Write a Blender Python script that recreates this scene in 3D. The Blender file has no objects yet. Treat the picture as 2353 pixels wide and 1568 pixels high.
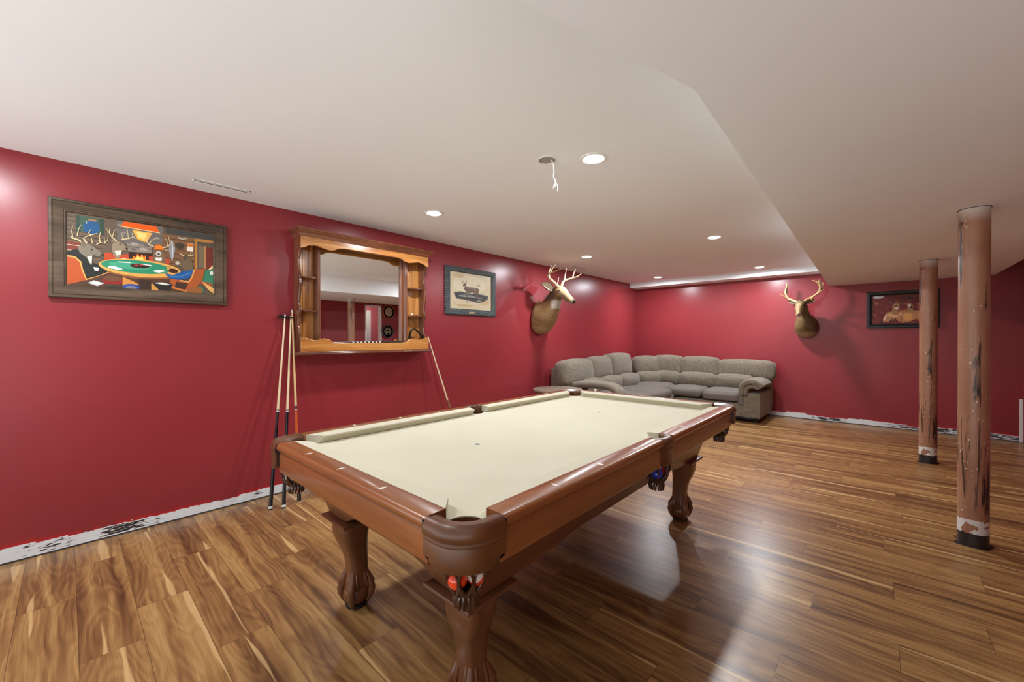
import bpy, bmesh, math, random
from mathutils import Vector, Matrix
R = math.radians
PI = math.pi
scene = bpy.context.scene
COL = scene.collection
random.seed(7)

# ------------------------------------------------------------------ helpers
def lin(c):
    f = lambda v: v / 12.92 if v <= 0.04045 else ((v + 0.055) / 1.055) ** 2.4
    return tuple(f(v / 255.0) for v in c)

class MB:
    """collects shapes (world coordinates) and links them as ONE mesh object"""
    def __init__(s):
        s.v = []; s.f = []; s.c = []; s.cur = (1, 1, 1); s.colored = False
    def col(s, c):
        s.cur = c; s.colored = True; return s
    def add(s, vs, fs):
        o = len(s.v); s.v += [tuple(v) for v in vs]
        for f in fs:
            s.f.append(tuple(i + o for i in f)); s.c.append(s.cur)
        return s
    def box(s, x0, x1, y0, y1, z0, z1):
        vs = [(x, y, z) for z in (z0, z1) for y in (y0, y1) for x in (x0, x1)]
        return s.add(vs, [(0, 2, 3, 1), (4, 5, 7, 6), (0, 1, 5, 4), (2, 6, 7, 3), (0, 4, 6, 2), (1, 3, 7, 5)])
    def loft(s, rings, wrap=True, cap0=True, cap1=True, close=False):
        n = len(rings[0]); vs = [p for r in rings for p in r]; fs = []
        m = len(rings)
        for i in range(m if close else m - 1):
            for j in range(n if wrap else n - 1):
                a = i * n + j; b = i * n + (j + 1) % n; i2 = (i + 1) % m
                fs.append((a, b, i2 * n + (j + 1) % n, i2 * n + j))
        if not close:
            if cap0: fs.append(tuple(reversed(range(n))))
            if cap1: fs.append(tuple((m - 1) * n + j for j in range(n)))
        return s.add(vs, fs)
    def tube(s, path, rad, n=8, flat=1.0):
        P = [Vector(p) for p in path]
        if not isinstance(rad, (list, tuple)): rad = [rad] * len(P)
        rings = []; up = None
        for i, p in enumerate(P):
            d = (P[min(i + 1, len(P) - 1)] - P[max(i - 1, 0)])
            if d.length < 1e-9: d = Vector((0, 0, 1))
            d.normalize()
            if up is None:
                up = d.orthogonal().normalized()
            else:
                up = up - d * up.dot(d)
                up = up.normalized() if up.length > 1e-6 else d.orthogonal().normalized()
            w = d.cross(up)
            rings.append([p + up * (rad[i] * math.cos(2 * PI * k / n)) + w * (rad[i] * flat * math.sin(2 * PI * k / n)) for k in range(n)])
        return s.loft(rings)
    def lathe(s, prof, c, n=24, axis='z', cap=True):
        c = Vector(c); rings = []
        for r, h in prof:
            ring = []
            for k in range(n):
                a = 2 * PI * k / n; u, w = r * math.cos(a), r * math.sin(a)
                ring.append(c + Vector({'z': (u, w, h), 'x': (h, u, w), 'y': (w, h, u)}[axis]))
            rings.append(ring)
        return s.loft(rings, cap0=cap, cap1=cap)
    def prism(s, poly, fn, a, b):
        n = len(poly)
        vs = [fn(u, v, a) for u, v in poly] + [fn(u, v, b) for u, v in poly]
        fs = [tuple(range(n)), tuple(reversed(range(n, 2 * n)))]
        fs += [(i, (i + 1) % n, n + (i + 1) % n, n + i) for i in range(n)]
        return s.add(vs, fs)
    def sphere(s, c, r, n=16, m=10, sc=(1, 1, 1), rot=None):
        c = Vector(c); rings = []
        for i in range(1, m):
            t = PI * i / m
            ring = []
            for k in range(n):
                a = 2 * PI * k / n
                p = Vector((r * sc[0] * math.sin(t) * math.cos(a), r * sc[1] * math.sin(t) * math.sin(a), r * sc[2] * math.cos(t)))
                if rot is not None: p = rot @ p
                ring.append(c + p)
            rings.append(ring)
        top = Vector((0, 0, r * sc[2])); bot = Vector((0, 0, -r * sc[2]))
        if rot is not None: top = rot @ top; bot = rot @ bot
        o = len(s.v)
        s.loft(rings, cap0=False, cap1=False)
        k0 = len(s.v); s.v += [tuple(c + top), tuple(c + bot)]
        for j in range(n):
            s.f.append((k0, o + (j + 1) % n, o + j)); s.c.append(s.cur)
            e = o + (m - 2) * n
            s.f.append((k0 + 1, e + j, e + (j + 1) % n)); s.c.append(s.cur)
        return s
    def cushion(s, c, size, rad=0.06, puff=0.03, rot=None, n=8, tilt=None):
        """rounded, puffed upholstery block"""
        c = Vector(c); h = Vector(size) * 0.5; rad = min(rad, h.x, h.y, h.z) * 0.999
        bm = bmesh.new(); bmesh.ops.create_cube(bm, size=2.0)
        bmesh.ops.subdivide_edges(bm, edges=bm.edges[:], cuts=n, use_grid_fill=True)
        vs = []
        for v in bm.verts:
            p = Vector((v.co.x * h.x, v.co.y * h.y, v.co.z * h.z))
            q = Vector([max(-(h[i] - rad), min(h[i] - rad, p[i])) for i in range(3)])
            d = p - q
            if d.length > 1e-9: p = q + d.normalized() * rad
            u = [p[i] / h[i] for i in range(3)]
            for i in range(3):
                j, k = (i + 1) % 3, (i + 2) % 3
                p[i] += puff * u[i] * max(0, 1 - u[j] ** 2) * max(0, 1 - u[k] ** 2)
            if rot is not None: p = rot @ p
            vs.append(c + p)
        fs = [[v.index for v in f.verts] for f in bm.faces]
        bm.free()
        return s.add(vs, fs)
    def build(s, name, mat, parent=None, smooth=35, bevel=0, seg=2, sub=0, label=None, origin=None):
        me = bpy.data.meshes.new(name)
        if origin is None:
            org = ORG.get(parent, Vector((0, 0, 0))) if parent else Vector((0, 0, 0))
        else:
            org = Vector(origin)
        me.from_pydata([tuple(Vector(v) - org) for v in s.v], [], s.f)
        me.validate(verbose=False)
        if s.colored and len(me.polygons) == len(s.c):
            a = me.color_attributes.new('Col', 'FLOAT_COLOR', 'CORNER')
            for p in me.polygons:
                c = s.c[p.index]
                for li in p.loop_indices:
                    a.data[li].color = (c[0], c[1], c[2], 1)
        bm = bmesh.new(); bm.from_mesh(me)
        bmesh.ops.recalc_face_normals(bm, faces=bm.faces[:])
        bm.to_mesh(me); bm.free()
        me.materials.append(mat)
        if smooth:
            me.shade_smooth()
            me.set_sharp_from_angle(angle=R(smooth))
        o = bpy.data.objects.new(name, me); COL.objects.link(o)
        if parent is not None:
            o.parent = parent
            ORG[o] = org
        else:
            o.location = org
            ORG[o] = org
        if bevel:
            m = o.modifiers.new('bevel', 'BEVEL'); m.width = bevel; m.segments = seg; m.limit_method = 'ANGLE'; m.angle_limit = R(40)
            m.harden_normals = False
        if sub:
            m = o.modifiers.new('subsurf', 'SUBSURF'); m.levels = sub; m.render_levels = sub
        if label: o['label'] = label
        return o

ORG = {}
def thing(name, label, cat, loc, group=None):
    o = bpy.data.objects.new(name, None); COL.objects.link(o)
    o.location = loc; ORG[o] = Vector(loc)
    o.empty_display_size = 0.1
    o['label'] = label; o['category'] = cat
    if group: o['group'] = group
    return o
def tag(o, label, cat, group=None):
    o['label'] = label; o['category'] = cat
    if group: o['group'] = group
    return o
def struct(o):
    o['kind'] = 'structure'; return o

# ------------------------------------------------------------------ materials
class NT:
    def __init__(s, name):
        s.m = bpy.data.materials.new(name); s.m.use_nodes = True
        s.t = s.m.node_tree; s.b = s.t.nodes['Principled BSDF']; s.o = s.t.nodes['Material Output']
    def n(s, typ, **kw):
        x = s.t.nodes.new(typ)
        for k, v in kw.items(): setattr(x, k, v)
        return x
    def link(s, a, b): s.t.links.new(a, b)
    def val(s, sock, v):
        if hasattr(v, 'is_output') or isinstance(v, bpy.types.NodeSocket): s.link(v, sock)
        else: sock.default_value = v
    def math(s, op, a, b=None, c=None, clamp=False):
        x = s.n('ShaderNodeMath', operation=op, use_clamp=clamp)
        s.val(x.inputs[0], a)
        if b is not None: s.val(x.inputs[1], b)
        if c is not None: s.val(x.inputs[2], c)
        return x.outputs[0]
    def obj(s): return s.n('ShaderNodeTexCoord').outputs['Object']
    def sep(s, v):
        x = s.n('ShaderNodeSeparateXYZ'); s.link(v, x.inputs[0]); return x.outputs
    def comb(s, a, b, c):
        x = s.n('ShaderNodeCombineXYZ')
        for i, v in enumerate((a, b, c)): s.val(x.inputs[i], v)
        return x.outputs[0]
    def scale(s, v, sc, loc=(0, 0, 0)):
        x = s.n('ShaderNodeMapping'); s.link(v, x.inputs[0]); x.inputs['Scale'].default_value = sc; x.inputs['Location'].default_value = loc
        return x.outputs[0]
    def noise(s, v, scale=5, detail=3, rough=0.5, dist=0.0, out='Fac'):
        x = s.n('ShaderNodeTexNoise'); s.link(v, x.inputs['Vector'])
        x.inputs['Scale'].default_value = scale; x.inputs['Detail'].default_value = detail
        x.inputs['Roughness'].default_value = rough; x.inputs['Distortion'].default_value = dist
        return x.outputs[out]
    def ramp(s, f, stops, interp='LINEAR'):
        x = s.n('ShaderNodeValToRGB'); s.link(f, x.inputs[0]); e = x.color_ramp.elements; x.color_ramp.interpolation = interp
        while len(e) < len(stops): e.new(0.5)
        for i, (p, c) in enumerate(stops):
            e[i].position = p; e[i].color = (*c, 1) if len(c) == 3 else c
        return x.outputs[0]
    def mix(s, f, a, b, mode='MIX'):
        x = s.n('ShaderNodeMix', data_type='RGBA', blend_type=mode)
        s.val(x.inputs[0], f)
        for sock, v in ((x.inputs[6], a), (x.inputs[7], b)):
            if isinstance(v, tuple): sock.default_value = (*v, 1) if len(v) == 3 else v
            else: s.link(v, sock)
        return x.outputs[2]
    def maprange(s, v, a, b, c=0.0, d=1.0, smooth=False):
        x = s.n('ShaderNodeMapRange'); s.val(x.inputs[0], v)
        if smooth: x.interpolation_type = 'SMOOTHSTEP'
        for i, q in enumerate((a, b, c, d)): s.val(x.inputs[i + 1], q)
        return x.outputs[0]
    def bump(s, h, strength=0.2, dist=0.002):
        x = s.n('ShaderNodeBump'); s.link(h, x.inputs['Height']); x.inputs['Strength'].default_value = strength; x.inputs['Distance'].default_value = dist
        s.link(x.outputs[0], s.b.inputs['Normal'])
    def base(s, c, rough=0.5, metal=0.0, coat=0.0, spec=0.5, coatr=0.1):
        if isinstance(c, tuple): s.b.inputs['Base Color'].default_value = (*c, 1)
        else: s.link(c, s.b.inputs['Base Color'])
        s.val(s.b.inputs['Roughness'], rough); s.b.inputs['Metallic'].default_value = metal
        s.b.inputs['Coat Weight'].default_value = coat; s.b.inputs['Coat Roughness'].default_value = coatr
        s.b.inputs['Specular IOR Level'].default_value = spec
        return s.m

def plain(name, c, rough=0.5, metal=0.0, coat=0.0, spec=0.5, var=0.12, scale=30, bump=0.0):
    k = NT(name); o = k.obj()
    n = k.noise(o, scale, 3)
    col = k.mix(k.maprange(n, 0.3, 0.7), tuple(v * (1 - var) for v in c), tuple(min(1, v * (1 + var)) for v in c))
    if bump: k.bump(n, bump, 0.002)
    return k.base(col, rough, metal, coat, spec)

def wood(name, dark, mid, light, axis='x', rough=0.3, coat=0.3, sc=1.0, streak=1.0, bumps=0.04):
    k = NT(name); o = k.obj()
    s = {'x': (1.2, 14, 14), 'y': (14, 1.2, 14), 'z': (14, 14, 1.2)}[axis]
    s = tuple(v * sc for v in s)
    v = k.scale(o, s, (3.1, 1.7, 5.3))
    n1 = k.noise(v, 1.3, 4, 0.55, 1.2 * streak)
    s2 = tuple(q * 6 for q in s)
    n2 = k.noise(k.scale(o, s2), 2.0, 2, 0.6)
    col = k.ramp(n1, [(0.30, dark), (0.50, mid), (0.72, light)])
    col = k.mix(k.maprange(n2, 0.35, 0.7, 0.0, 0.35), col, dark)
    k.bump(n2, bumps, 0.001)
    return k.base(col, rough, 0, coat, 0.5, 0.12)

def vcol(name, rough=0.5, coat=0.0, spec=0.5, var=0.08, scale=60, bump=0.0, stretch=(1, 1, 1)):
    k = NT(name); a = k.n('ShaderNodeVertexColor', layer_name='Col')
    n = k.noise(k.scale(k.obj(), stretch), scale, 3)
    col = k.mix(1.0, a.outputs[0], k.mix(k.maprange(n, 0.3, 0.7), (1 - var,) * 3, (1.0, 1.0, 1.0)), 'MULTIPLY')
    if bump: k.bump(n, bump, 0.003)
    return k.base(col, rough, 0, coat, spec)

RED = (0.272, 0.030, 0.037)
def wall_mat(name, along):
    k = NT(name); o = k.obj(); X = k.sep(o)
    t = X[0] if along == 'x' else X[1]; z = X[2]
    fine = k.noise(o, 420, 2)
    big = k.noise(o, 0.9, 2)
    red = k.mix(k.maprange(big, 0.35, 0.65), tuple(v * 0.93 for v in RED), tuple(v * 1.07 for v in RED))
    # ragged unpainted band left where the skirting came off
    tv = k.comb(t, 0.0, 0.0)
    step = k.noise(k.comb(k.math('SNAP', t, 0.13), 3.3, 0.0), 2.1, 1)
    jit = k.noise(k.comb(k.math('MULTIPLY', t, 9.0), k.math('MULTIPLY', z, 30.0), 1.0), 4.0, 4, 0.7)
    edge = k.math('ADD', k.math('MULTIPLY_ADD', step, 0.105, 0.020), k.math('MULTIPLY', k.math('SUBTRACT', jit, 0.5), 0.022))
    white_m = k.math('LESS_THAN', z, edge)
    fringe = k.math('MULTIPLY', k.maprange(z, k.math('ADD', edge, 0.03), edge, 0.0, 1.0), k.math('GREATER_THAN', k.noise(tv, 3.0, 2), 0.45))
    red = k.mix(k.math('MULTIPLY', fringe, 0.75, clamp=True), red, (0.55, 0.018, 0.02))
    glue_n = k.noise(k.comb(k.math('MULTIPLY', t, 5.0), k.math('MULTIPLY', z, 26.0), 4.0), 2.2, 5, 0.65, 1.5)
    glue_w = k.noise(k.comb(t, 8.0, 0.0), 1.6, 2)
    glue = k.math('MULTIPLY', k.math('GREATER_THAN', k.math('MULTIPLY', glue_n, k.maprange(glue_w, 0.42, 0.62, 0.45, 1.10)), 0.475),
                  k.math('MULTIPLY', k.math('GREATER_THAN', z, 0.018), k.math('LESS_THAN', z, k.math('SUBTRACT', edge, 0.006))))
    white = k.mix(glue, (0.74, 0.77, 0.80), (0.035, 0.028, 0.028))
    gap = k.math('LESS_THAN', z, 0.010)
    white = k.mix(gap, white, (0.04, 0.04, 0.045))
    col = k.mix(white_m, red, white)
    vo = k.n('ShaderNodeTexVoronoi'); k.link(o, vo.inputs['Vector']); vo.inputs['Scale'].default_value = 14
    speck = k.math('MULTIPLY', k.math('LESS_THAN', vo.outputs['Distance'], 0.05), k.maprange(z, 0.32, 0.1, 0.0, 1.0))
    speck = k.math('GREATER_THAN', k.math('MULTIPLY', speck, k.noise(o, 3.0, 1)), 0.5)
    col = k.mix(speck, col, (0.7, 0.6, 0.6))
    k.bump(fine, 0.10, 0.001)
    return k.base(col, k.mix(white_m, (0.29,) * 3, (0.6,) * 3), 0, 0, 0.40)

def floor_mat():
    k = NT('laminate_planks'); X = k.sep(k.obj()); x, y = X[0], X[1]
    W = 0.195
    rowf = k.math('DIVIDE', k.math('SUBTRACT', y, 0.027), W); row = k.math('FLOOR', rowf); fy = k.math('SUBTRACT', rowf, row)
    wn = k.n('ShaderNodeTexWhiteNoise', noise_dimensions='1D'); k.link(row, wn.inputs['W'])
    xo = k.math('ADD', k.math('MULTIPLY_ADD', row, 0.338, x), k.math('MULTIPLY_ADD', wn.outputs['Value'], 0.12, 0.60))
    plf = k.math('DIVIDE', xo, 1.02); pl = k.math('FLOOR', plf); fx = k.math('SUBTRACT', plf, pl)
    w2 = k.n('ShaderNodeTexWhiteNoise', noise_dimensions='3D'); k.link(k.comb(row, pl, 2.0), w2.inputs['Vector'])
    rs = k.sep(w2.outputs['Color'])
    ox = k.math('MULTIPLY', rs[0], 40.0); oy = k.math('MULTIPLY', rs[1], 30.0)
    gx = k.math('ADD', x, ox); gy = k.math('ADD', y, oy)
    wob = k.noise(k.comb(k.math('MULTIPLY', gx, 1.8), k.math('MULTIPLY', gy, 5.0), rs[2]), 1.0, 2)
    gyw = k.math('MULTIPLY_ADD', wob, 0.075, gy)
    broad = k.noise(k.comb(k.math('MULTIPLY', gx, 0.75), k.math('MULTIPLY', gyw, 12.0), 0.0), 1.0, 4, 0.5, 0.5)
    mid = k.noise(k.comb(k.math('MULTIPLY', gx, 1.3), k.math('MULTIPLY', gyw, 46.0), 0.0), 1.0, 3, 0.6, 0.3)
    fine = k.noise(k.comb(k.math('MULTIPLY', gx, 8.0), k.math('MULTIPLY', gy, 260.0), 0.0), 1.0, 2, 0.6)
    f = k.math('ADD', k.math('MULTIPLY', broad, 0.66), k.math('MULTIPLY', mid, 0.34))
    fig = k.noise(k.comb(k.math('MULTIPLY', gx, 1.5), k.math('MULTIPLY', gyw, 8.0), 11.0), 1.0, 1, 0.4)
    rings = k.math('SINE', k.math('MULTIPLY', fig, 75.0))
    f = k.math('ADD', f, k.math('MULTIPLY', rings, 0.030))
    f = k.math('ADD', f, k.math('MULTIPLY', k.math('SUBTRACT', rs[2], 0.5), 0.11))
    col = k.ramp(f, [(0.28, (0.070, 0.031, 0.013)), (0.39, (0.165, 0.077, 0.028)), (0.49, (0.295, 0.150, 0.052)), (0.60, (0.430, 0.242, 0.086)), (0.76, (0.54, 0.34, 0.135))])
    col = k.mix(k.maprange(fine, 0.35, 0.75, 0.0, 0.34), col, (0.10, 0.048, 0.022))
    wv = k.noise(k.comb(k.math('MULTIPLY', gx, 1.1), oy, 3.0), 1.0, 2)
    cen = k.math('ADD', k.math('MULTIPLY_ADD', rs[1], 0.9, 0.05), k.math('MULTIPLY', k.math('SUBTRACT', wv, 0.5), 0.35))
    wid = k.math('MULTIPLY', k.math('SUBTRACT', k.noise(k.comb(k.math('MULTIPLY', gx, 1.7), ox, 9.0), 1.0, 1), 0.44), 0.42)
    dist = k.math('ABSOLUTE', k.math('SUBTRACT', fy, cen))
    sap = k.math('MULTIPLY', k.maprange(k.math('SUBTRACT', dist, wid), 0.012, -0.012, 0.0, 0.72), k.math('GREATER_THAN', rs[0], 0.40))
    sap = k.math('MULTIPLY', sap, k.maprange(mid, 0.25, 0.5, 0.6, 1.0))
    col = k.mix(sap, col, (0.66, 0.43, 0.19))
    ey = k.math('MULTIPLY', k.math('MINIMUM', fy, k.math('SUBTRACT', 1.0, fy)), W)
    ex = k.math('MULTIPLY', k.math('MINIMUM', fx, k.math('SUBTRACT', 1.0, fx)), 1.02)
    e = k.math('MINIMUM', ex, ey)
    gap = k.maprange(e, 0.0006, 0.0018, 0.65, 0.0)
    col = k.mix(gap, col, (0.03, 0.014, 0.007))
    k.bump(k.math('MULTIPLY_ADD', k.maprange(e, 0.0, 0.002, 0.0, 1.0), 1.0, k.math('MULTIPLY', fine, 0.15)), 0.10, 0.001)
    return k.base(col, k.math('MULTIPLY_ADD', fine, 0.10, 0.26), 0, 0, 0.5)

M = {}
M['wall_l'] = wall_mat('red_paint_long_wall', 'y')
M['wall_b'] = wall_mat('red_paint_end_wall', 'x')
M['red'] = plain('red_paint', RED, 0.38, var=0.05, scale=2)
M['pink'] = plain('pale_red_paint', (0.62, 0.16, 0.18), 0.5, var=0.04, scale=2)
M['ceil'] = plain('matte_ceiling_paint', (0.87, 0.915, 0.94), 0.85, spec=0.2, var=0.012, scale=1.5)
M['floor'] = floor_mat()
M['white'] = plain('white_paint', (0.80, 0.80, 0.78), 0.45, var=0.03)
M['white_gloss'] = plain('white_plastic', (0.82, 0.82, 0.80), 0.35, var=0.02)
M['grey'] = plain('grey_metal_box', (0.34, 0.33, 0.315), 0.6, var=0.1)
M['dark'] = plain('gap_shade_black', (0.015, 0.013, 0.012), 0.8)  # near-black for solid pieces that paint the shade of gaps
CH = ((0.165, 0.050, 0.014), (0.245, 0.078, 0.022), (0.315, 0.112, 0.034))
M['cherry_x'] = wood('cherry_wood_across', *CH, 'x', 0.30, 0.35, 0.8, 0.35, 0.006)
M['cherry_y'] = wood('cherry_wood_along', *CH, 'y', 0.30, 0.35, 0.8, 0.35, 0.006)
CB = ((0.110, 0.040, 0.015), (0.165, 0.062, 0.024), (0.215, 0.085, 0.034))
M['cherry_z'] = wood('cherry_wood_legs', *CB, 'z', 0.28, 0.35, 0.7, 0.4)
M['cabinet_x'] = wood('cherry_cabinet_across', *CB, 'x', 0.34, 0.2, 0.7, 0.4)
M['cabinet_y'] = wood('cherry_cabinet_along', *CB, 'y', 0.34, 0.2, 0.7, 0.4)
k = NT('beige_felt'); o = k.obj(); nz = k.noise(o, 900, 2); nb = k.noise(o, 3.0, 3)
k.bump(nz, 0.08, 0.0005)
M['felt'] = k.base(k.mix(k.maprange(nb, 0.3, 0.7), (0.575, 0.535, 0.41), (0.61, 0.57, 0.445)), 0.9, 0, 0, 0.15)
k = NT('brown_leather'); o = k.obj(); vo = k.n('ShaderNodeTexVoronoi'); k.link(o, vo.inputs['Vector']); vo.inputs['Scale'].default_value = 420
nb = k.noise(o, 14, 3); k.bump(vo.outputs['Distance'], 0.12, 0.0006)
M['leather'] = k.base(k.mix(k.maprange(nb, 0.3, 0.7), (0.085, 0.028, 0.008), (0.130, 0.046, 0.013)), 0.36, 0, 0.12, 0.5, 0.3)
M['net'] = plain('moulded_brown_net', (0.050, 0.018, 0.009), 0.22, coat=0.4, var=0.2, scale=40)
M['pearl'] = plain('pearl_inlay', (0.80, 0.78, 0.72), 0.25, var=0.05)
M['slate'] = plain('slate_edge', (0.035, 0.028, 0.024), 0.7)
M['black'] = plain('black_plastic', (0.012, 0.012, 0.014), 0.35, var=0.2)
M['blackmetal'] = plain('black_strap_metal', (0.012, 0.011, 0.011), 0.3, var=0.2, coat=0.2)
M['spotmark'] = plain('felt_spot_mark', (0.10, 0.10, 0.11), 0.7)
M['ball'] = vcol('polished_resin', 0.06, 0.6, 0.5, 0.01)
M['art'] = vcol('printed_canvas', 0.38, 0.0, 0.4, 0.10, 120)
HP = ((0.26, 0.085, 0.020), (0.50, 0.205, 0.050), (0.68, 0.34, 0.105))
M['pine_y'] = wood('honey_pine_across', *HP, 'y', 0.22, 0.5, 0.6, 1.0)
M['pine_z'] = wood('honey_pine_upright', *HP, 'z', 0.22, 0.5, 0.6, 1.0)
HD = ((0.085, 0.027, 0.013), (0.175, 0.058, 0.026), (0.26, 0.095, 0.042))
M['pinedark_y'] = wood('mahogany_across', *HD, 'y', 0.22, 0.5, 0.7, 0.6)
M['pinedark_z'] = wood('mahogany_upright', *HD, 'z', 0.24, 0.5, 0.7, 0.6)
k = NT('mirror_glass'); nz = k.noise(k.obj(), 4, 2)
M['mirror'] = k.base(k.mix(nz, (0.86, 0.87, 0.86), (0.90, 0.905, 0.90)), 0.015, 1.0)
FB = ((0.030, 0.018, 0.010), (0.085, 0.053, 0.030), (0.15, 0.10, 0.062))
M['frame_y'] = wood('weathered_brown_frame', *FB, 'y', 0.42, 0.05, 0.7, 0.6)
k = NT('slate_blue_bark_frame'); o = k.obj(); wv = k.n('ShaderNodeTexWave'); k.link(k.scale(o, (0, 1, 1)), wv.inputs['Vector'])
wv.bands_direction = 'DIAGONAL'; wv.inputs['Scale'].default_value = 22; wv.inputs['Distortion'].default_value = 3.5; wv.inputs['Detail'].default_value = 3
k.bump(wv.outputs['Fac'], 0.5, 0.004)
M['bark'] = k.base(k.ramp(wv.outputs['Fac'], [(0.2, (0.016, 0.024, 0.028)), (0.6, (0.042, 0.060, 0.068)), (0.95, (0.11, 0.135, 0.14))]), 0.55)
M['frame_black'] = plain('black_wood_frame', (0.012, 0.013, 0.016), 0.4, var=0.4, scale=25, bump=0.1)
M['brass'] = plain('brass_plate', (0.55, 0.42, 0.24), 0.35, 0.9)
k = NT('taupe_chenille'); o = k.obj(); n1 = k.noise(k.scale(o, (1, 1, 0.6)), 130, 4, 0.7); n2 = k.noise(o, 5, 3)
k.bump(n1, 0.35, 0.003)
c1 = k.ramp(n1, [(0.32, (0.105, 0.082, 0.060)), (0.52, (0.205, 0.170, 0.128)), (0.70, (0.33, 0.285, 0.225))])
n3 = k.noise(o, 34, 4, 0.7, 0.5)
c1 = k.mix(1.0, c1, k.ramp(n3, [(0.32, (0.66, 0.65, 0.62)), (0.68, (1.12, 1.12, 1.08))]), 'MULTIPLY')
M['fabric'] = k.base(k.mix(k.maprange(n2, 0.3, 0.7, 0, 0.35), c1, (0.155, 0.130, 0.098)), 0.85, 0, 0, 0.2)
k.b.inputs['Sheen Weight'].default_value = 0.25
k = NT('grey_microfibre'); o = k.obj(); n1 = k.noise(o, 220, 3, 0.7)
k.bump(n1, 0.15, 0.002)
M['fabric2'] = k.base(k.ramp(n1, [(0.3, (0.115, 0.096, 0.084)), (0.7, (0.185, 0.160, 0.140))]), 0.8, 0, 0, 0.2)
M['table_top'] = wood('grey_brown_tabletop', (0.12, 0.085, 0.055), (0.24, 0.185, 0.13), (0.33, 0.27, 0.20), 'x', 0.4, 0.1, 0.9)
M['fur'] = vcol('deer_hide', 0.75, 0, 0.25, 0.40, 90, 0.25, (1, 1, 0.35))
M['antler'] = vcol('antler_bone', 0.40, 0, 0.4, 0.25, 40, 0.1)
M['eye'] = plain('glass_eye', (0.012, 0.008, 0.006), 0.05, coat=0.8)
M['nose'] = plain('wet_nose', (0.020, 0.014, 0.012), 0.3, coat=0.3)
M['maple'] = wood('maple_shaft', (0.50, 0.36, 0.20), (0.66, 0.50, 0.30), (0.74, 0.60, 0.40), 'z', 0.3, 0.4, 0.8, 0.3)
M['cue'] = vcol('cue_lacquer', 0.16, 0.5, 0.5, 0.04)
# rusted steel post paint
def post_mat():
    k = NT('worn_brown_post_paint'); o = k.obj(); X = k.sep(o); z = X[2]
    v = k.scale(o, (14, 14, 0.9)); st = k.noise(v, 1.6, 5, 0.65, 0.4)
    n2 = k.noise(o, 3.0, 3)
    col = k.mix(k.maprange(n2, 0.3, 0.7), (0.30, 0.135, 0.078), (0.41, 0.215, 0.13))
    st2 = k.noise(k.scale(o, (30, 30, 1.4), (2, 5, 1)), 1.3, 4, 0.7)
    col = k.mix(k.math('MULTIPLY', k.maprange(st, 0.545, 0.60), k.maprange(st2, 0.36, 0.50)), col, (0.022, 0.018, 0.016))
    vo = k.n('ShaderNodeTexVoronoi'); k.link(k.scale(o, (1, 1, 0.7)), vo.inputs['Vector']); vo.inputs['Scale'].default_value = 46
    dens = k.noise(o, 4, 2)
    sp = k.math('MULTIPLY', k.math('LESS_THAN', vo.outputs['Distance'], 0.15), k.math('GREATER_THAN', k.math('ADD', dens, k.maprange(z, 1.1, 0.2, 0.0, 0.16)), 0.56))
    col = k.mix(sp, col, (0.70, 0.68, 0.64))
    jit = k.noise(o, 16, 4, 0.7)
    zz = k.math('MULTIPLY_ADD', k.math('SUBTRACT', jit, 0.5), 0.10, z)
    wh = k.math('MULTIPLY', k.math('GREATER_THAN', k.noise(o, 11, 3), 0.42), k.math('LESS_THAN', zz, 0.165))
    col = k.mix(wh, col, (0.66, 0.65, 0.62))
    col = k.mix(k.math('LESS_THAN', k.math('MULTIPLY_ADD', k.math('SUBTRACT', jit, 0.5), 0.04, z), 0.082), col, (0.022, 0.018, 0.018))
    col = k.mix(k.maprange(k.math('MULTIPLY_ADD', k.math('SUBTRACT', jit, 0.5), 0.05, z), 2.02, 2.10), col, (0.60, 0.56, 0.50))
    k.bump(st, 0.15, 0.002)
    return k.base(col, 0.34, 0, 0.05, 0.5)
M['post'] = post_mat()
def emis(name, c, s):
    k = NT(name); n = k.noise(k.obj(), 3, 1)
    k.base((0.9, 0.9, 0.9), 0.4)
    k.link(k.mix(n, c, tuple(v * 0.98 for v in c)), k.b.inputs['Emission Color']); k.b.inputs['Emission Strength'].default_value = s
    return k.m
M['led'] = emis('led_diffuser', (1.0, 0.99, 0.97), 22.0)
FILL_BELOW = 2.25; FILL_ABOVE = 0.5; LAMP_W = 11.0; LAMP_FAR = 26.0; EXPO = 0.27
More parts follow.
